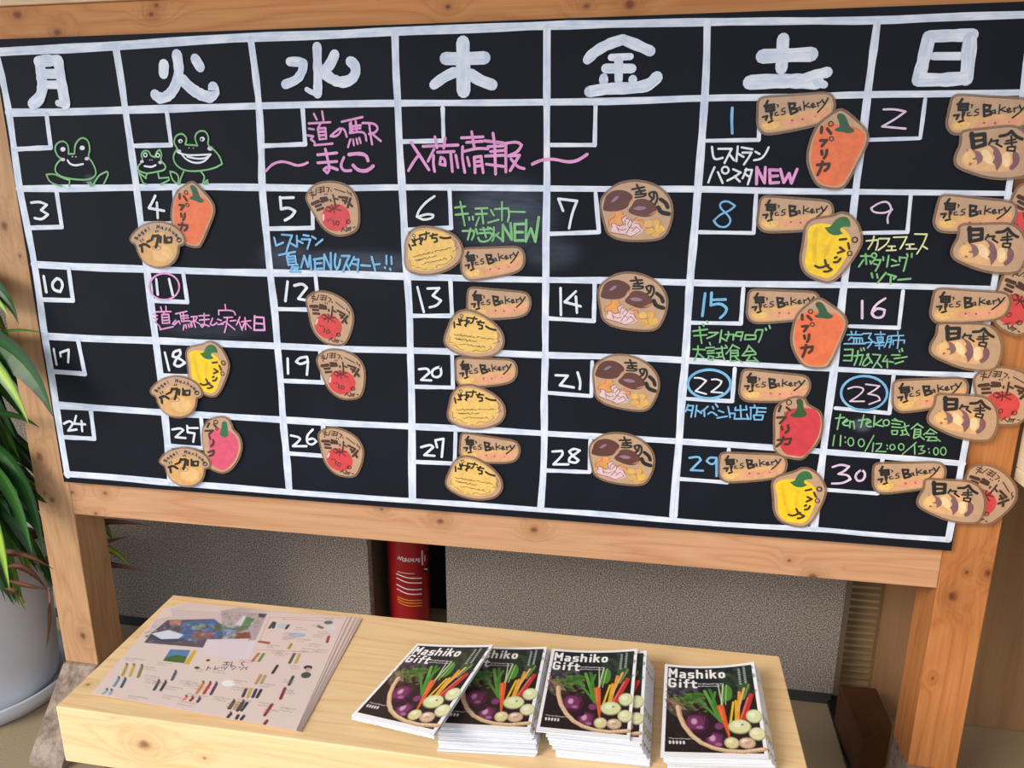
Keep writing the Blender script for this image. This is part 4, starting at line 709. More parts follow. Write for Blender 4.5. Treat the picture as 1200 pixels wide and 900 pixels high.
cv.poly([q(0, 0), q(102, 0), q(102, 139), q(0, 139)], (30, 18, 20)); cv.poly([q(0, 0), q(102, 0), q(102, 50), q(0, 42)], (20, 28, 40))
for _ in range(260): x, y = rr.uniform(0, 45), rr.uniform(80, 138); cv.ell(*q(x, y), rr.uniform(.4, 1.3), rr.uniform(.4, 1.1), rr.choice([(70, 48, 40), (52, 34, 32), (120, 96, 84)]), .7)
for _ in range(90): x, y = rr.uniform(62, 101), rr.uniform(3, 55); cv.ell(*q(x, y), rr.uniform(4, 11), rr.uniform(3, 9), rr.choice([(38, 62, 44), (28, 48, 38), (60, 84, 58), (24, 36, 36)]), .55, 2)
for _ in range(70): x, y = rr.uniform(0, 34), rr.uniform(32, 52); cv.ell(*q(x, y), rr.uniform(3, 8), rr.uniform(2, 6), rr.choice([(92, 72, 92), (58, 52, 70), (112, 98, 112), (50, 70, 44)]), .6, 2)
for _ in range(90): x, y = rr.uniform(0, 44), rr.uniform(50, 84); cv.ell(*q(x, y), rr.uniform(3, 9), rr.uniform(2, 5), rr.choice([(92, 120, 58), (60, 92, 42), (134, 140, 84), (120, 84, 96), (34, 52, 30)]), .6, 1.5, rr.uniform(0, 3))
for _ in range(50): x, y = rr.uniform(20, 44), rr.uniform(46, 62); cv.ell(*q(x, y), rr.uniform(3, 9), rr.uniform(2, 4), rr.choice([(84, 140, 50), (50, 100, 36)]), .6, 1.5, rr.uniform(0, 3))
for _ in range(16): x = rr.uniform(0, 14); cv.line([q(x, 54 + rr.uniform(0, 10)), q(x + 16, 74 + rr.uniform(0, 10))], 2, rr.choice([(150, 160, 92), (160, 100, 120), (122, 140, 70)]), .7)
cv.poly([q(14, 74), q(30, 76), q(60, 80), q(101, 78), q(101, 139), q(60, 138), q(40, 130), q(24, 110)], (40, 20, 28), .85)
for a, b_, w in (((44, 42), (60, 92), 5), ((50, 40), (61, 90), 5), ((56, 44), (52, 66), 4), ((52, 66), (62, 94), 4), ((40, 62), (60, 92), 4), ((70, 40), (63, 66), 3)): cv.line([q(*a), q(*b_)], w * 1.5, rr.choice([(72, 140, 54), (98, 164, 70), (60, 120, 46)]))
cv.ell(*q(70, 46), 11, 27, (76, 138, 52)); cv.line([q(70, 32), q(67, 66)], 1.6, (190, 210, 150)); cv.ell(*q(90, 38), 14, 14, (54, 90, 52), .9, 3)
for a, b_, w, c in (((79, 60), (77, 92), 4, (232, 176, 40)), ((84, 46), (79, 90), 5, (228, 160, 44)), ((90, 40), (80, 76), 4, (226, 178, 120)), ((76, 62), (70, 98), 3.4, (236, 196, 40)), ((96, 34), (88, 58), 3, (120, 150, 70)), ((97, 52), (84, 94), 8, (196, 48, 50)), ((93, 56), (82, 90), 3, (226, 110, 96)), ((66, 30), (62, 68), 2, (214, 222, 190)), ((60, 30), (63, 66), 2, (190, 210, 160))): cv.line([q(*a), q(*b_)], w * 1.35, c)
cv.line([q(61, 70), q(63.5, 86), q(66, 102), q(68, 116)], 16, (226, 96, 44), 1, 4); cv.line([q(60, 70), q(63, 90)], 4, (240, 136, 84), .7)
for cx, cy, r in ((34, 96, 1.0), (53, 121, .82)):
    cv.ell(*q(cx, cy), 25 * r, 29 * r, (74, 18, 54)); cv.ell(*q(cx - 2, cy - 2), 18 * r, 22 * r, (124, 40, 96), .8, 5)
    for k in range(7): cv.line([q(cx - 9 * r + k * 3 * r, cy - 11 * r), q(cx - 8 * r + k * 2.4 * r, cy + 9 * r)], 1.6, (206, 140, 190), .16)
    cv.ell(*q(cx - 3, cy - 3), 6, 9, (224, 178, 214), .8, 4); cv.ell(*q(cx + 3, cy + 6), 7, 5, (196, 120, 176), .7, 3)
cv.ell(*q(58, 100), 9, 10, (130, 58, 110)); cv.ell(*q(44, 112), 12, 10, (48, 14, 38))
for x, y, rx, ry, c in ((97, 86, 17, 21, (222, 228, 176)), (98, 112, 17, 19, (230, 226, 178)), (70, 125, 15, 17, (226, 214, 160)), (86, 125, 17, 16, (218, 186, 160)), (80, 101, 24, 22, (222, 228, 170))):
    cv.ell(*q(x, y), rx, ry, tuple(int(v * .62) for v in c)); cv.ell(*q(x, y - .7), rx * .93, ry * .9, c, 1, 4); cv.ell(*q(x - 2, y - 3), rx * .4, ry * .35, (248, 248, 226), .7, 4)
cv.ell(*q(83, 98), 3, 3, (120, 140, 110)); cv.ell(*q(86, 124), 6, 4, (190, 130, 120), .6)
rim = [q(13, 70), q(15, 84), q(20, 100), q(28, 114), q(38, 125), q(50, 132), q(64, 136), q(82, 137), q(103, 133)]
cv.line(rim, 11, (200, 160, 120)); cv.line([(x - 1.5, y - 1.5) for x, y in rim], 6, (236, 208, 172))
for i in range(40): t = i / 39 * 7.99; k = int(t); a, b_ = rim[k], rim[k + 1]; f_ = t - k; x, y = a[0] + (b_[0] - a[0]) * f_, a[1] + (b_[1] - a[1]) * f_; cv.line([(x - 3, y - 2), (x + 2, y + 3)], 1.2, (176, 132, 96), .6)
cv.grain(OX, OY, 204, 286, .35)
def title(txt, x, y, k, w, ky=None, sp=1.16):
    for ch in txt:
        for st in P(TL[ch]): cv.line([(x + a * k, y + b_ * (ky or k)) for a, b_ in st], w, (248, 248, 250))
        x += ADV.get(ch, 8.0) * k * sp
title('Mashiko', 13, 17, 2.15, 5.4, 2.9); title('Gift', 13, 54, 2.15, 5.4, 2.7)
def tiny(cv_, x0, y0, x1, h, rgb, seed, al=.85):
    r = random.Random(seed); x = x0
    while x < x1: cv_.line([(x, y0 + r.uniform(0, h)), (x + r.uniform(1, 2.6), y0 + r.uniform(0, h))], 1.3, rgb, al); x += r.uniform(1.6, 3.4)
tiny(cv, 78, 66, 132, 4, (236, 236, 240), 1); tiny(cv, 78, 74, 134, 4, (236, 236, 240), 2); tiny(cv, 16, 246, 78, 4, (220, 216, 214), 3)
for y in range(0, 12): cv.line([(172, 18 + y * 5), (176, 20 + y * 5)], 2, (214, 220, 220), .8); cv.line([(184, 14 + y * 5), (188, 16 + y * 5)], 2, (214, 220, 220), .8)
for i, x in enumerate(range(16, 46, 7)): cv.line([(x, 258), (x + 4, 258)], 2, (245, 245, 245)); cv.line([(x + 1, 262), (x + 4, 262)], 2, (245, 245, 245)); cv.line([(x + 2, 255), (x + 2, 264)], 1.8, (245, 245, 245))

# ---------------------------------------------------------------- magazines
PG = NT('page_edges', .7, .2); pgn = PG.noise(PG.pos((3, 3, 900)), 1, 2); PG.col(PG.ramp(pgn, [(.38, L(176, 178, 190)), (.58, L(240, 241, 246))]))
def bil(c): c = [np.array(p, float) for p in c]; return lambda U, V: (1 - U)[..., None] * (1 - V)[..., None] * c[0] + U[..., None] * (1 - V)[..., None] * c[1] + U[..., None] * V[..., None] * c[2] + (1 - U)[..., None] * V[..., None] * c[3]
def make_mag(quad, curl, thick, label, group):
    """quad: TL, TR, BR, BL corners of the cover in world space"""
    ctr = sum(np.array(p, float) for p in quad) / 4; rel = [np.array(p, float) - ctr for p in quad]; base = bil(rel)
    def fn(U, V, dz=0.0):
        p = base(U, V).copy(); p[..., 2] += curl * (4 * (U - .45) ** 2 * (1 - V) + .5 * (1 - U) * V * 0) + dz; return p
    root = bpy.data.objects.new('magazine', None); C.objects.link(root); root.location = ctr; ORG[root.name] = (0, 0, 0); root.empty_display_size = .04
    root['label'] = label; root['category'] = 'magazine'; root['group'] = group
    me = grid_mesh('printed_cover', cv, fn); co = bpy.data.objects.new('printed_cover', me); C.objects.link(co); co.parent = root
    n = 10; U, V = np.meshgrid(np.linspace(0, 1, n), np.linspace(0, 1, n)); top = fn(U, V, -.0003).reshape(-1, 3); bot = fn(U, V, -thick).reshape(-1, 3)
    m = MB(); k = m.mi(PG.m); m.v = [tuple(p) for p in top] + [tuple(p) for p in bot]; N = n * n
    for j in range(n - 1):
        for i in range(n - 1): a = j * n + i; m.f += [(a, a + n, a + n + 1, a + 1), (N + a, N + a + 1, N + a + n + 1, N + a + n)]; m.m += [k, k]
    for i in range(n - 1):
        for a, b_ in ((i, i + 1), ((n - 1) * n + i + 1, (n - 1) * n + i), ((i + 1) * n, i * n), (i * n + n - 1, (i + 1) * n + n - 1)): m.f.append((a, b_, N + b_, N + a)); m.m.append(k)
    pb = part(root, m, 'page_block'); return root, [co, pb]
TH = .0034
def stack(px, ztop, n, label, group, under, curl, drift, tilt=None, zc=None):
    zs = zc or [ztop] * 4; quad = [atz(p[0], p[1], z) for p, z in zip(px, zs)]
    r, parts = make_mag(quad, curl, TH - .0010, label, group)
    rs = random.Random(hash(group) % 97 if False else len(group)); base = Vector(r.location)
    for k in range(1, n):
        d = dup_thing(r, parts, 'magazine'); dx, dy = drift(k)
        d.location = base + Vector((dx + rs.uniform(-.002, .002), dy + rs.uniform(-.002, .002), -k * TH)); d.rotation_euler = (0, 0, math.radians(rs.uniform(-.6, .6)))
        if tilt: d.rotation_euler[1] = tilt
        d['label'] = under
    return r
stack([(647, 762), (747, 763), (738, 867), (628, 856)], ZS + .0405, 12, 'vegetable cover magazine on top of the third pile from the left', 'third pile of magazines', 'vegetable cover magazine buried in the third pile from the left', .004, lambda k: (.013 + .0016 * k, 0))
stack([(547, 757), (641, 760), (621, 857), (506, 851)], ZS + .0370, 11, 'vegetable cover magazine on top of the second pile from the left', 'second pile of magazines', 'vegetable cover magazine buried in the second pile from the left', .003, lambda k: (.002 * k if k < 5 else .01, -.0007 * k))
stack([(779, 781), (883, 780), (901, 889), (774, 886)], ZS + .0303, 9, 'vegetable cover magazine on top of the rightmost pile', 'rightmost pile of magazines', 'vegetable cover magazine buried in the rightmost pile', .006, lambda k: (min(k, 5) * .0025, .001 * k))
stack([(489, 755), (578, 757), (508, 861), (412, 838)], 0, 2, 'leftmost vegetable cover magazine, leaning on the second pile', 'leaning magazines', 'vegetable cover magazine directly under the leftmost leaning one', .002, lambda k: (0, -.003), zc=[ZS + .013, ZS + .060, ZS + .061, ZS + .0095])

# ---------------------------------------------------------------- leaflets
LW, LH = 380, 262
LQ = [(193, 712), (407, 723), (347, 857), (107, 812)]
def homog(src, dst):
    A = []; b = []
    for (x, y), (u, v) in zip(src, dst): A += [[x, y, 1, 0, 0, 0, -u * x, -u * y], [0, 0, 0, x, y, 1, -v * x, -v * y]]; b += [u, v]
    return np.append(np.linalg.solve(np.array(A, float), np.array(b, float)), 1).reshape(3, 3)
HL = homog(LQ, [(0, 0), (LW, 0), (LW, LH), (0, LH)])
def lp(x, y): v = HL @ np.array([x, y, 1.0]); return (v[0] / v[2], v[1] / v[2])
def c1_(x, y): return lp(110 + x / 5.62, 700 + y / 5.62)
def c2_(x, y): return lp(250 + x / 5.62, 700 + y / 5.62)
lf = Canvas(LW, LH, (230, 210, 204))
def lpoly(f_, s_, rgb, al=1): lf.poly([f_(*p) for p in P(s_)[0]], rgb, al)
def lline(f_, s_, w, rgb, al=1):
    for st in P(s_): lf.line([f_(*p) for p in st], w, rgb, al)
lpoly(c1_, "500,75 960,108 940,300 650,320 320,300 400,150 500,120", (214, 196, 196))
lpoly(c1_, "470,150 740,140 800,190 900,180 956,150 956,290 680,330 320,300 370,235", (96, 84, 96))
lpoly(c1_, "480,175 740,140 800,200 760,265 600,285 470,270 560,200", (74, 110, 160)); lpoly(c1_, "780,200 870,190 900,225 830,240", (160, 180, 214)); lpoly(c1_, "370,240 470,215 550,245 520,270 420,275", (226, 232, 244))
lpoly(c1_, "365,245 420,278 540,272 560,262 540,290 420,290 355,262", (66, 74, 100)); lpoly(c1_, "570,260 640,215 740,235 720,265 650,278", (140, 92, 92)); lpoly(c1_, "700,190 790,175 810,205 740,220", (86, 110, 66)); lpoly(c1_, "600,190 680,170 690,200 610,215", (130, 160, 140)); lpoly(c1_, "480,155 550,150 540,180 480,185", (190, 134, 120))
lpoly(c1_, "690,275 955,270 930,405 640,372", (226, 214, 224)); lpoly(c2_, "0,85 295,105 215,280 0,285", (182, 168, 172)); lpoly(c2_, "100,190 150,120 210,140 160,210 110,225 20,240 0,230 0,190 70,200", (98, 134, 96)); lpoly(c2_, "80,180 140,118 155,125 120,190", (214, 220, 226)); lpoly(c2_, "0,205 90,215 60,250 0,262", (130, 150, 190)); lpoly(c2_, "90,235 175,225 185,270 60,272", (140, 84, 70)); lpoly(c2_, "235,105 292,108 275,132 238,130", (62, 68, 96))
lpoly(c2_, "0,285 215,290 165,405 0,390", (228, 216, 226))
for _ in range(60): x, y = rr.uniform(380, 900), rr.uniform(170, 280); lf.ell(*c1_(x, y), rr.uniform(1, 4), rr.uniform(1, 3), rr.choice([(60, 76, 110), (150, 160, 190), (110, 80, 80), (84, 110, 80), (196, 200, 214)]), .5, 1.5)
def soft_area(cv_, x0, y0, x1, y1, n, amt, seed):
    a = cv_.a[y0:y1, x0:x1].copy(); r = np.random.RandomState(seed); nz = r.rand(a.shape[0] // 4 + 2, a.shape[1] // 4 + 2, 3)
    msk_ = np.clip((.62 - a[..., :1]) * 6, 0, 1)
    a *= 1 + (np.kron(nz.mean(2, keepdims=True), np.ones((4, 4, 1)))[:a.shape[0], :a.shape[1]] - .5) * amt * 2 * msk_
    for _ in range(n): a[1:-1, 1:-1] = (a[1:-1, 1:-1] * 2 + a[:-2, 1:-1] + a[2:, 1:-1] + a[1:-1, :-2] + a[1:-1, 2:]) / 6
    cv_.a[y0:y1, x0:x1] = a
for _ in range(70):
    x, y = rr.uniform(330, 900), rr.uniform(175, 300); q_ = c1_(x, y); lf.ell(*q_, rr.uniform(2, 9), rr.uniform(1.5, 4), rr.choice([(60, 76, 110), (120, 140, 180), (120, 84, 80), (84, 104, 76), (196, 200, 214), (76, 66, 76), (160, 120, 110)]), .5, 2, rr.uniform(0, 3))
lpoly(c1_, "370,240 470,215 550,245 520,270 420,275", (220, 226, 238)); lpoly(c1_, "690,275 955,270 930,405 640,372", (226, 214, 224))
soft_area(lf, 30, 8, 215, 92, 2, .5, 3)
lpoly(c1_, "465,340 585,345 540,430 415,415", (92, 134, 184)); lpoly(c1_, "430,395 500,375 560,388 540,430 415,415", (76, 110, 52)); lpoly(c1_, "600,348 625,345 570,438 538,434", (214, 180, 60))
for (x0, y0, x1, y1, c) in ((205, 450, 175, 510, (190, 160, 60)), (245, 452, 215, 515, (206, 178, 70)), (290, 455, 262, 520, (150, 130, 70)), (150, 535, 120, 580, (120, 150, 170)), (185, 540, 160, 585, (70, 96, 110)), (380, 550, 350, 600, (80, 84, 72)), (420, 555, 390, 602, (70, 72, 76)), (655, 560, 615, 620, (214, 138, 60)), (700, 562, 660, 622, (190, 60, 50)), (740, 565, 705, 628, (96, 60, 90)), (545, 650, 530, 662, (226, 140, 110)), (585, 655, 572, 668, (176, 50, 50)), (630, 660, 618, 676, (90, 60, 110)), (860, 680, 835, 720, (70, 52, 40)), (925, 685, 890, 735, (60, 50, 60)), (840, 760, 825, 775, (70, 56, 44)), (485, 490, 462, 535, (90, 96, 120)), (75, 612, 52, 630, (150, 180, 190)), (100, 615, 90, 632, (150, 180, 190))):
    lline(c1_, '%d,%d %d,%d' % (x0, y0, x1, y1), 6, c); lline(c1_, '%d,%d %d,%d' % (x0, y0 - 14, x0 + 2, y0 - 8), 4, (50, 48, 50), .8)
for (x0, y0, x1, y1, c) in ((335, 165, 310, 200, (60, 66, 74)), (345, 168, 335, 200, (60, 66, 74)), (440, 185, 425, 205, (54, 60, 66)), (240, 290, 305, 300, (170, 90, 70)), (465, 310, 450, 335, (180, 150, 60)), (235, 370, 195, 415, (196, 120, 70)), (270, 372, 240, 415, (120, 140, 90)), (490, 375, 460, 430, (92, 100, 62)), (530, 378, 505, 430, (200, 170, 90)), (370, 450, 340, 495, (60, 58, 60)), (435, 600, 408, 665, (140, 40, 70)), (345, 705, 298, 770, (150, 36, 56)), (315, 810, 300, 828, (140, 50, 60)), (490, 525, 465, 575, (70, 74, 78)), (745, 265, 735, 300, (170, 70, 70)), (155, 600, 135, 645, (92, 60, 44)), (190, 600, 170, 650, (196, 170, 90)), (225, 605, 205, 650, (60, 56, 84)), (260, 608, 235, 652, (54, 56, 66)), (70, 680, 40, 720, (96, 66, 46)), (105, 685, 78, 725, (196, 170, 100)), (130, 690, 100, 735, (60, 54, 70)), (165, 690, 130, 735, (60, 54, 60)), (45, 765, 35, 778, (80, 66, 56)), (105, 770, 95, 788, (64, 56, 66)), (145, 775, 130, 792, (64, 56, 66)), (660, 195, 690, 205, (120, 110, 90)), (255, 510, 225, 562, (190, 150, 100)), (285, 515, 262, 560, (180, 160, 120))):
    lline(c2_, '%d,%d %d,%d' % (x0, y0, x1, y1), 6, c)
lf.ell(*c2_(392, 188), 9, 8, (196, 204, 220)); lf.ell(*c2_(505, 250), 17, 6, (176, 190, 212)); lf.ell(*c2_(735, 170), 9, 5, (92, 116, 130)); lf.ell(*c2_(762, 208), 9, 6, (220, 222, 230)); lf.ell(*c2_(600, 465), 8, 5, (50, 52, 54)); lf.ell(*c2_(588, 515), 9, 7, (78, 84, 78)); lf.ell(*c2_(600, 480), 5, 5, (206, 176, 160)); lf.ell(*c1_(690, 410), 4, 3, (60, 72, 50)); lf.ell(*c1_(618, 458), 5, 3, (60, 72, 50)); lf.ell(*c1_(818, 560), 12, 7, (244, 244, 248))
tk = (88, 78, 84)
lline(c1_, "790,425 830,425;812,420 806,440;785,440 832,440;845,420 838,445 860,448;925,420 905,432 920,446", 2, tk)                      # the handwritten title
lline(c1_, "690,450 680,470;690,458 705,464;735,450 728,470 760,458;775,455 778,462;790,453 793,460;812,452 795,470;835,452 845,457;870,455 845,472;890,455 900,458;925,455 900,474;950,455 935,462 942,472", 2, tk)
for i in range(40):
    x = rr.uniform(150, 900); y = rr.uniform(345, 800)
    if 430 < x < 760 and y < 440: continue
    a = c1_(x, y)
    if 4 < a[0] < LW - 60 and 4 < a[1] < LH - 8: tiny(lf, a[0], a[1], a[0] + rr.uniform(18, 36), 2.5, (130, 116, 116), i, .55); tiny(lf, a[0], a[1] + 5, a[0] + rr.uniform(14, 30), 2.5, (140, 126, 126), i + 99, .5)
for i in range(36):
    a = c2_(rr.uniform(250, 760), rr.uniform(120, 820))
    if 4 < a[0] < LW - 34 and 4 < a[1] < LH - 8: tiny(lf, a[0], a[1], a[0] + rr.uniform(14, 28), 2.5, (130, 116, 116), i + 7, .55); tiny(lf, a[0], a[1] + 5, a[0] + rr.uniform(12, 24), 2.5, (140, 126, 126), i + 55, .5)
lline(c2_, "310,130 840,140;310,130 240,290", 1.2, (190, 130, 130), .7); lline(c2_, "210,340 740,370", 1.2, (214, 140, 120), .8); tiny(lf, *c2_(400, 138), c2_(700, 140)[0], 3, (220, 130, 130), 17, .8)
pink = flat('pink_paper_edge', (226, 208, 206), .6, .3, .03)
def leaflet(px, z, label, rel=0):
    quad = [atz(x, y, z) for x, y in px]; ctr = sum(quad) / 4; root = thing('leaflet', tuple(ctr), label, 'leaflet', 'fanned pile of pink leaflets')
    fb = bil([q_ - ctr for q_ in quad])
    me = grid_mesh('printed_side', lf, lambda U, V: fb(U, V) + np.stack([0 * U, 0 * U, .0012 * U * U * (1 + .3 * np.sin(9 * V))], -1)); o = bpy.data.objects.new('printed_side', me); C.objects.link(o); o.parent = root
    m = MB(); n = 8; U, V = np.meshgrid(np.linspace(0, 1, n), np.linspace(0, 1, n)); t_ = (fb(U, V) + np.stack([0 * U, 0 * U, .0012 * U * U * (1 + .3 * np.sin(9 * V)) - .0002], -1)).reshape(-1, 3); k = m.mi(pink)
    b_ = t_ + np.array([0, 0, -.0004]); m.v = [tuple(p) for p in t_] + [tuple(p) for p in b_]; N = n * n
    for j in range(n - 1):
        for i in range(n - 1): a = j * n + i; m.f += [(a, a + n, a + n + 1, a + 1), (N + a, N + a + 1, N + a + n + 1, N + a + n)]; m.m += [k, k]
    for i in range(n - 1):
        for a, c_ in ((i, i + 1), ((n - 1) * n + i + 1, (n - 1) * n + i), ((i + 1) * n, i * n), (i * n + n - 1, (i + 1) * n + n - 1)): m.f.append((a, c_, N + c_, N + a)); m.m.append(k)
    s = m.build('paper_sheet'); s.parent = root; return root, [o, s]
r0, p0 = leaflet(LQ, ZS + .0056, 'pale pink product leaflet on top of the fanned pile')
piv = atz(347, 857, ZS) - np.array(r0.location); piv = Vector((piv[0], piv[1], 0))
for k in range(1, 8):
    d = dup_thing(r0, p0, 'leaflet'); a = -math.radians((1.0, 1.3, 2.3, 2.6, 3.3, 3.6, 4.0)[k - 1]); d.rotation_euler = (0, 0, a)
    d.location = Vector(r0.location) + piv - Matrix.Rotation(a, 3, 'Z') @ piv + Vector((.0008 * k, .0006 * k , -.0007 * k)); d['label'] = 'pale pink product leaflet lying under the top one of the pile'

# ================================================================ FIRE EXTINGUISHER
ext = thing('fire_extinguisher', (.603, .50, 0), 'red fire extinguisher standing in the dark gap between the grey wall panels', 'fire extinguisher')
RED = flat('extinguisher_red', (150, 22, 28), .3, .5, .05); BLK = flat('black_rubber', (26, 26, 28), .5); WH = flat('white_print', (226, 214, 214), .5); YL = flat('yellow_print', (214, 150, 40), .5); STE = flat('brushed_steel', (150, 150, 150), .35, .5, .05, 60, .9)
R_ = .058
m = MB(); m.lathe((.603, .50, 0), [(.05, .004), (.056, .004), (.058, .012), (.058, .40), (.054, .43), (.04, .455), (.02, .465), (.018, .50), (.0, .50)], RED); part(ext, m, 'cylinder', smooth=True)
m = MB(); m.lathe((.603, .50, 0), [(.0, 0), (.055, 0), (.059, .004), (.059, .016), (.055, .018)], BLK); part(ext, m, 'base_ring', smooth=True)
m = MB(); m.tube([(.603, .50, .50), (.603, .50, .535)], .014, STE, 12); part(ext, m, 'valve')
m = MB(); m.quadbox([(.60, .40, .52), (.606, .40, .52), (.606, .52, .515), (.60, .52, .515), (.60, .40, .532), (.606, .40, .532), (.606, .52, .53), (.60, .52, .53)], STE); part(ext, m, 'lever')
def on_cyl(px, py, r=R_ + .0006):
    d = ray(px, py); ox, oy = CW[0] - .603, CW[1] - .50; a = d[0] ** 2 + d[1] ** 2; b_ = 2 * (ox * d[0] + oy * d[1]); c_ = ox * ox + oy * oy - r * r; D = b_ * b_ - 4 * a * c_
    return CW + d * ((-b_ - math.sqrt(max(D, 0))) / (2 * a))
def cyl_strokes(mb, txt, w, mat, r=R_ + .0006):
    for st in P(txt):
        st = soften(st, 1); st = [(a[0] + (b[0] - a[0]) * k / 4, a[1] + (b[1] - a[1]) * k / 4) for a, b in zip(st, st[1:]) for k in range(4)] + [st[-1]]; p3 = [on_cyl(420 + x / 8.571, 630 + y / 8.571, r) for x, y in st]; ww = w / 8.571 * .0030
        for a, b_ in zip(p3, p3[1:]):
            t = b_ - a; nrm = np.array([a[0] - .603, a[1] - .50, 0]); s_ = np.cross(t, nrm); s_ = s_ / (np.linalg.norm(s_) or 1) * ww / 2; t = t / (np.linalg.norm(t) or 1) * ww * .3
            mb.face([a - t - s_, b_ + t - s_, b_ + t + s_, a - t + s_], mat)
m = MB(); cyl_strokes(m, "395,215 408,190 420,225 438,190;446,205 440,232 462,240 470,212 446,205;480,205 474,242;506,208 498,245;478,225 503,228;515,245 528,208 535,235 556,208 550,248;566,245 582,208 588,235 606,208 602,248;616,208 612,248", 5.5, WH)
cyl_strokes(m, "380,362 470,400 540,410 635,408;385,405 470,448 540,458 635,455;385,470 470,515 540,525 635,520;390,515 470,560 540,572 635,566", 9, WH); cyl_strokes(m, "395,340 440,355 520,362 560,362", 5, WH)
cyl_strokes(m, "395,595 470,625 540,635 640,628;395,620 470,652 540,662 640,655;400,645 470,680 540,690 640,684", 8, YL); cyl_strokes(m, "640,135 642,270;668,180 668,230;660,320 690,320", 14, WH); cyl_strokes(m, "735,190 730,225", 14, YL); cyl_strokes(m, "690,150 720,165;690,260 700,290;655,335 690,342", 20, BLK, R_ + .0009)
part(ext, m, 'label_print')['label'] = 'white and yellow printed lines and lettering'
hp = [aty(456, 640, .48), aty(457, 660, .47), aty(459, 678, .47)]
m = MB(); m.tube([(.603, .48, .52), (.56, .47, .50), (.535, .47, .42), tuple(hp[0]), tuple(hp[2])], .008, BLK, 10); part(ext, m, 'hose', smooth=True)
m = MB(); m.tube([tuple(aty(460, 676, .47)), tuple(aty(461, 682, .47))], .009, STE, 10); m.tube([tuple(aty(461, 683, .47)), tuple(aty(461, 696, .47))], .0075, BLK, 10); part(ext, m, 'nozzle', smooth=True)

# ================================================================ RIGHT SIDE: block, black strip, louvres, counter
blk = flat('dark_stained_block', (84, 52, 32), .6, .3, .14, 14)
zt = .115; tq = [atz(1010, 868, zt), atz(1046, 849, zt), atz(1027, 806, zt), atz(983, 802, zt)]
m = MB(); m.quadbox([(p[0], p[1], 0) for p in tq] + [tuple(p) for p in tq], blk); o = m.build('wooden_block', bevel=.003); tag(o, 'dark brown wooden block on the floor behind the right post', 'block')
m = MB(); e0, e1 = atz(977, 822, .004), atz(1002, 902, .004)  # jagged black edge along the left of the block
for i in range(13):
    t = i / 12; p = e0 + (e1 - e0) * t; w = .010 + .007 * (i % 2); m.box(p[0] - w, p[0] + .022, p[1] - .016, p[1] + .016, 0, .009 + .002 * (i % 3), BLK)
o = m.build('black_jagged_strip'); tag(o, 'black jagged strip on the floor beside the dark wooden block', 'mat')
scr = thing('louvred_screen', (1.80, .47, 0), 'slatted screen seen between the speckled grey wall and the brown veneer panel', 'screen')
slm = wood('pale_slats', (176, 146, 106), (158, 130, 92), (136, 108, 76), axis=0)
for i in range(28):
    z = .012 + i * .0185; m = MB(); m.quadbox([(1.762, .455, z), (1.90, .455, z), (1.90, .475, z + .004), (1.762, .475, z + .004), (1.762, .455, z + .007), (1.90, .455, z + .007), (1.90, .475, z + .011), (1.762, .475, z + .011)], slm); part(scr, m, 'slat', bevel=0)
for x in (1.757, 1.90): m = MB(); m.box(x, x + .006, .452, .48, 0, .56, slm); part(scr, m, 'upright')
ct = thing('wooden_counter', (2.1, -.3, 0), 'bright pale wooden counter edge beside the right post', 'counter')
cw_ = wood('bright_counter_wood', (252, 236, 204), (244, 222, 184), (230, 204, 164), axis=1)
m = MB(); m.box(1.884, 2.5, -.6, .03, .80, 1.1, cw_); part(ct, m, 'front_panel', bevel=.002)
m = MB(); m.box(1.884, 2.5, -.6, .03, .776, .7995, cw_); part(ct, m, 'bottom_lip', bevel=.002)
m = MB(); m.box(2.35, 2.45, -.55, .0, 0, .7755, cw_); part(ct, m, 'leg')

# ================================================================ POTTED PLANT
PC = (-.41, .085)
pot = thing('potted_dracaena', (PC[0], PC[1], 0), 'large green dracaena in a round pale grey pot beside the left post', 'potted plant')
pm = flat('pale_glazed_pot', (206, 210, 218), .3, .5, .04, 8)
m = MB(); m.lathe((PC[0], PC[1], 0), [(.0, .012), (.150, .012), (.156, .03), (.162, .12), (.168, .26), (.174, .40), (.178, .42), (.176, .428), (.166, .428), (.160, .38)], pm, 64); part(pot, m, 'pot', smooth=True)
m = MB(); m.lathe((PC[0], PC[1], 0), [(.0, .001), (.170, .001), (.192, .006), (.204, .046), (.199, .050), (.186, .014), (.0, .010)], pm, 64); part(pot, m, 'saucer', smooth=True)
soil = flat('dark_soil', (58, 44, 34), .9); m = MB(); m.lathe((PC[0], PC[1], 0), [(.162, .39), (.08, .396), (.0, .398)], soil, 32); part(pot, m, 'soil')
trk = flat('brown_cane', (112, 88, 62), .8)
for (dx, dy, h) in ((0, 0, 1.0), (.05, .03, .72), (-.05, -.02, .85)): m = MB(); m.tube([(PC[0] + dx, PC[1] + dy, .39), (PC[0] + dx * 1.3, PC[1] + dy, .39 + h * .5), (PC[0] + dx * 1.5, PC[1] + dy * 1.2, .39 + h)], [.02, .016, .013], trk, 10); part(pot, m, 'cane', smooth=True)
def leafmat(name, a, b):
    t = NT(name, .42, .35); uv = t.n('ShaderNodeUVMap').outputs[0]; sx = t.n('ShaderNodeSeparateXYZ'); t.l(uv, sx.inputs[0])
    e = t.math('ABSOLUTE', t.math('SUBTRACT', sx.outputs[1], .5)); n = t.noise(t.pos((4, 90, 1), uv), 1, 3)
    f = t.math('ADD', e, t.math('MULTIPLY', t.math('SUBTRACT', n, .5), .5)); t.col(t.ramp(f, [(.18, L(*a)), (.42, L(*b))])); t.b.inputs['Subsurface Weight'].default_value = 0
    return t.m
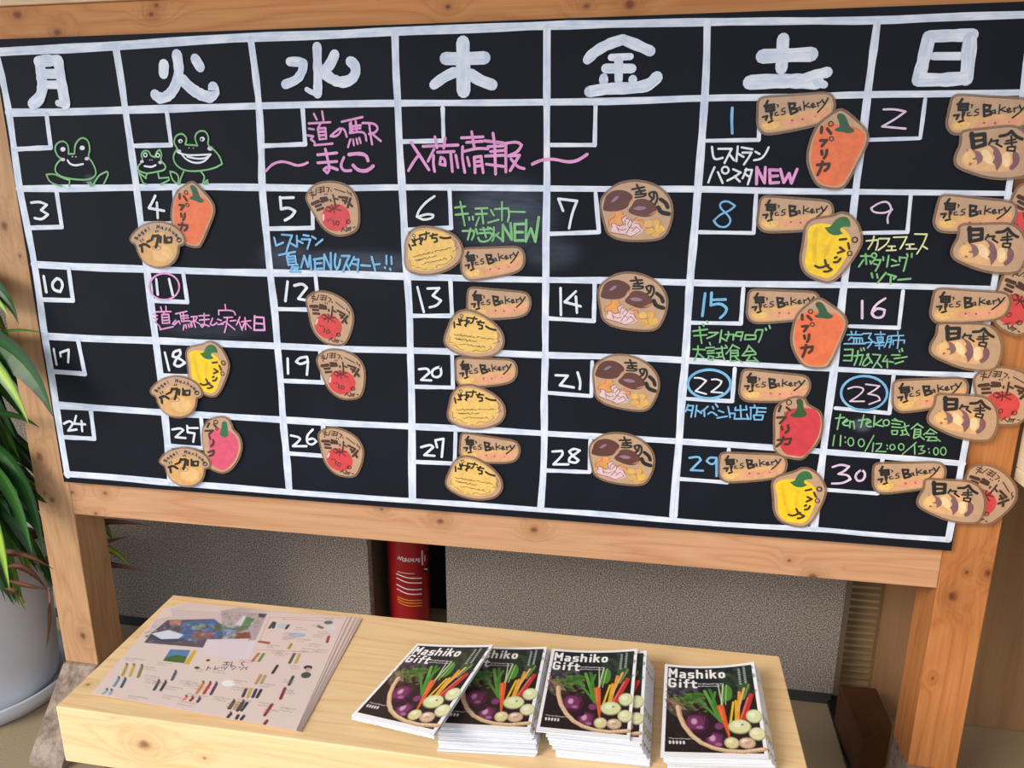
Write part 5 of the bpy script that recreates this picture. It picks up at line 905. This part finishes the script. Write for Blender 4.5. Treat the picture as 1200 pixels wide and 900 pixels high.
LM = [leafmat('deep_green_leaf', (40, 84, 34), (26, 58, 26)), leafmat('striped_leaf', (150, 180, 52), (44, 96, 34)), leafmat('mid_green_leaf', (70, 128, 44), (48, 92, 36)), leafmat('dry_brown_leaf', (124, 84, 62), (84, 54, 44))]
def leaf(p0, p1, p2, w, mat, twist=0, up=(0, 0, 1)):
    """blade along a quadratic curve, V-folded along its midrib, tapered at both ends"""
    m = MB(); n = 12; k = m.mi(mat); p0, p1, p2 = Vector(p0), Vector(p1), Vector(p2); prev = None
    for i in range(n + 1):
        t = i / n; p = p0 * (1 - t) ** 2 + p1 * 2 * t * (1 - t) + p2 * t * t; d = ((p1 - p0) * (1 - t) + (p2 - p1) * t).normalized()
        s = d.cross(Vector(up)); s = s.normalized() if s.length > 1e-4 else Vector((1, 0, 0)); s = Matrix.Rotation(twist * t + .15 * math.sin(5 * t), 3, d) @ s; nn = s.cross(d)
        h = w / 2 * (min(1, .45 + 2.2 * t) * max(0.02, 1 - max(0, t - .45) ** 1.5 / .55 ** 1.5))
        row = [p - s * h + nn * h * .25, p, p + s * h + nn * h * .25]
        if prev:
            for a in (0, 1): m.face([prev[a], prev[a + 1], row[a + 1], row[a]], mat, [((i - 1) / n, a * .5), ((i - 1) / n, a * .5 + .5), (t, a * .5 + .5), (t, a * .5)])
        prev = row
    o = part(pot, m, 'leaf', smooth=True); return o
def V3(px, py, y): return tuple(aty(px, py, y))
# blades the photograph shows one by one
leaf(V3(-90, 330, .0), V3(0, 300, -.03), V3(22, 380, -.05), .045, LM[0], .3, (0, -1, .3))
leaf(V3(-80, 360, .0), V3(-10, 320, -.03), V3(10, 372, -.06), .03, LM[1], .3, (0, -1, .3))
leaf(V3(-60, 410, .0), V3(10, 378, -.02), V3(52, 391, -.045), .014, LM[2], .6)
leaf(V3(-90, 400, .0), V3(20, 370, -.04), V3(62, 488, -.09), .075, LM[0], .2, (0, -1, .3))
leaf(V3(-80, 380, .0), V3(0, 400, -.06), V3(34, 498, -.10), .04, LM[1], .2, (0, -1, .3))
leaf(V3(-80, 500, .0), V3(0, 470, -.04), V3(46, 501, -.07), .03, LM[0], .2)
leaf(V3(-60, 520, .0), V3(-8, 560, -.10), V3(11, 690, -.14), .05, LM[1], .1, (0, -1, .1))
leaf(V3(-50, 540, .02), V3(10, 520, -.04), V3(38, 650, -.09), .045, LM[2], .1, (0, -1, .1))
leaf(V3(-50, 520, .02), V3(30, 500, -.02), V3(52, 655, -.06), .05, LM[0], .1, (0, -1, .1))
leaf(V3(-30, 600, .04), V3(10, 560, 0.0), V3(55, 590, -.02), .05, LM[0], .2)
leaf(V3(10, 640, .10), V3(90, 600, .14), V3(177, 616, .16), .022, LM[3], .05, (0, -1, .5))
leaf(V3(60, 640, .12), V3(115, 640, .14), V3(150, 628, .16), .014, LM[3], .05, (0, -1, .5))
leaf(V3(60, 630, .12), V3(130, 630, .15), V3(152, 664, .16), .022, LM[1], .3, (0, -1, .5))
leaf(V3(10, 660, .10), V3(90, 650, .14), V3(174, 670, .16), .022, LM[3], .05, (0, -1, .5))
leaf(V3(80, 610, .14), V3(125, 600, .15), V3(131, 634, .16), .030, LM[2], .0, (0, -1, .2))  # green blade standing in for a small green bottle
for a, b_, c_, w in (((0, 668), (30, 650), (60, 700), .016), ((8, 680), (30, 688), (62, 692), .012), ((56, 688), (62, 720), (54, 762), .008), ((5, 690), (18, 690), (30, 708), .012), ((-20, 650), (20, 640), (64, 668), .018)):
    leaf(V3(*a, -.10), V3(*b_, -.12), V3(*c_, -.09), w, LM[3], .3)
for i in range(170):
    r = random.Random(i * 13 + 1); cz = r.uniform(.44, 1.32); cx = PC[0] + r.uniform(-.05, .05); cy = PC[1] + r.uniform(-.04, .05)
    a = r.uniform(-math.pi, .35) if i % 3 else r.uniform(-1.2, .2); ln = r.uniform(.2, .34) * (1.0 if cz < 1.1 else .85)
    ex, ey = math.cos(a) * ln, math.sin(a) * ln * .75
    if cz > .95: ex = min(ex, .17)
    if cx + ex > -.16 and cy + ey > -.10: ex = -.16 - cx
    leaf((cx, cy, cz), (cx + ex * .6, cy + ey * .6, cz + r.uniform(.02, .10)), (cx + ex, cy + ey, cz - r.uniform(.08, .22)), r.uniform(.035, .055), LM[0] if r.random() < .62 else LM[r.choice((1, 2, 2))], r.uniform(-.4, .4))

for i in range(60):                                     # the dark lower foliage hanging over the pot
    r = random.Random(900 + i); a = r.uniform(-1.3, .25); ln = r.uniform(.16, .27); cz = r.uniform(.44, .86); ex, ey = math.cos(a) * ln, math.sin(a) * ln * .8
    if PC[0] + ex > -.15 and PC[1] + ey > -.10: ex = -.15 - PC[0]
    leaf((PC[0] + r.uniform(-.04, .04), PC[1], cz), (PC[0] + ex * .7, PC[1] + ey * .7, cz + r.uniform(.0, .08)), (PC[0] + ex, PC[1] + ey, cz - r.uniform(.06, .18)), r.uniform(.03, .05), LM[0], r.uniform(-.3, .3), (0, -1, .6))
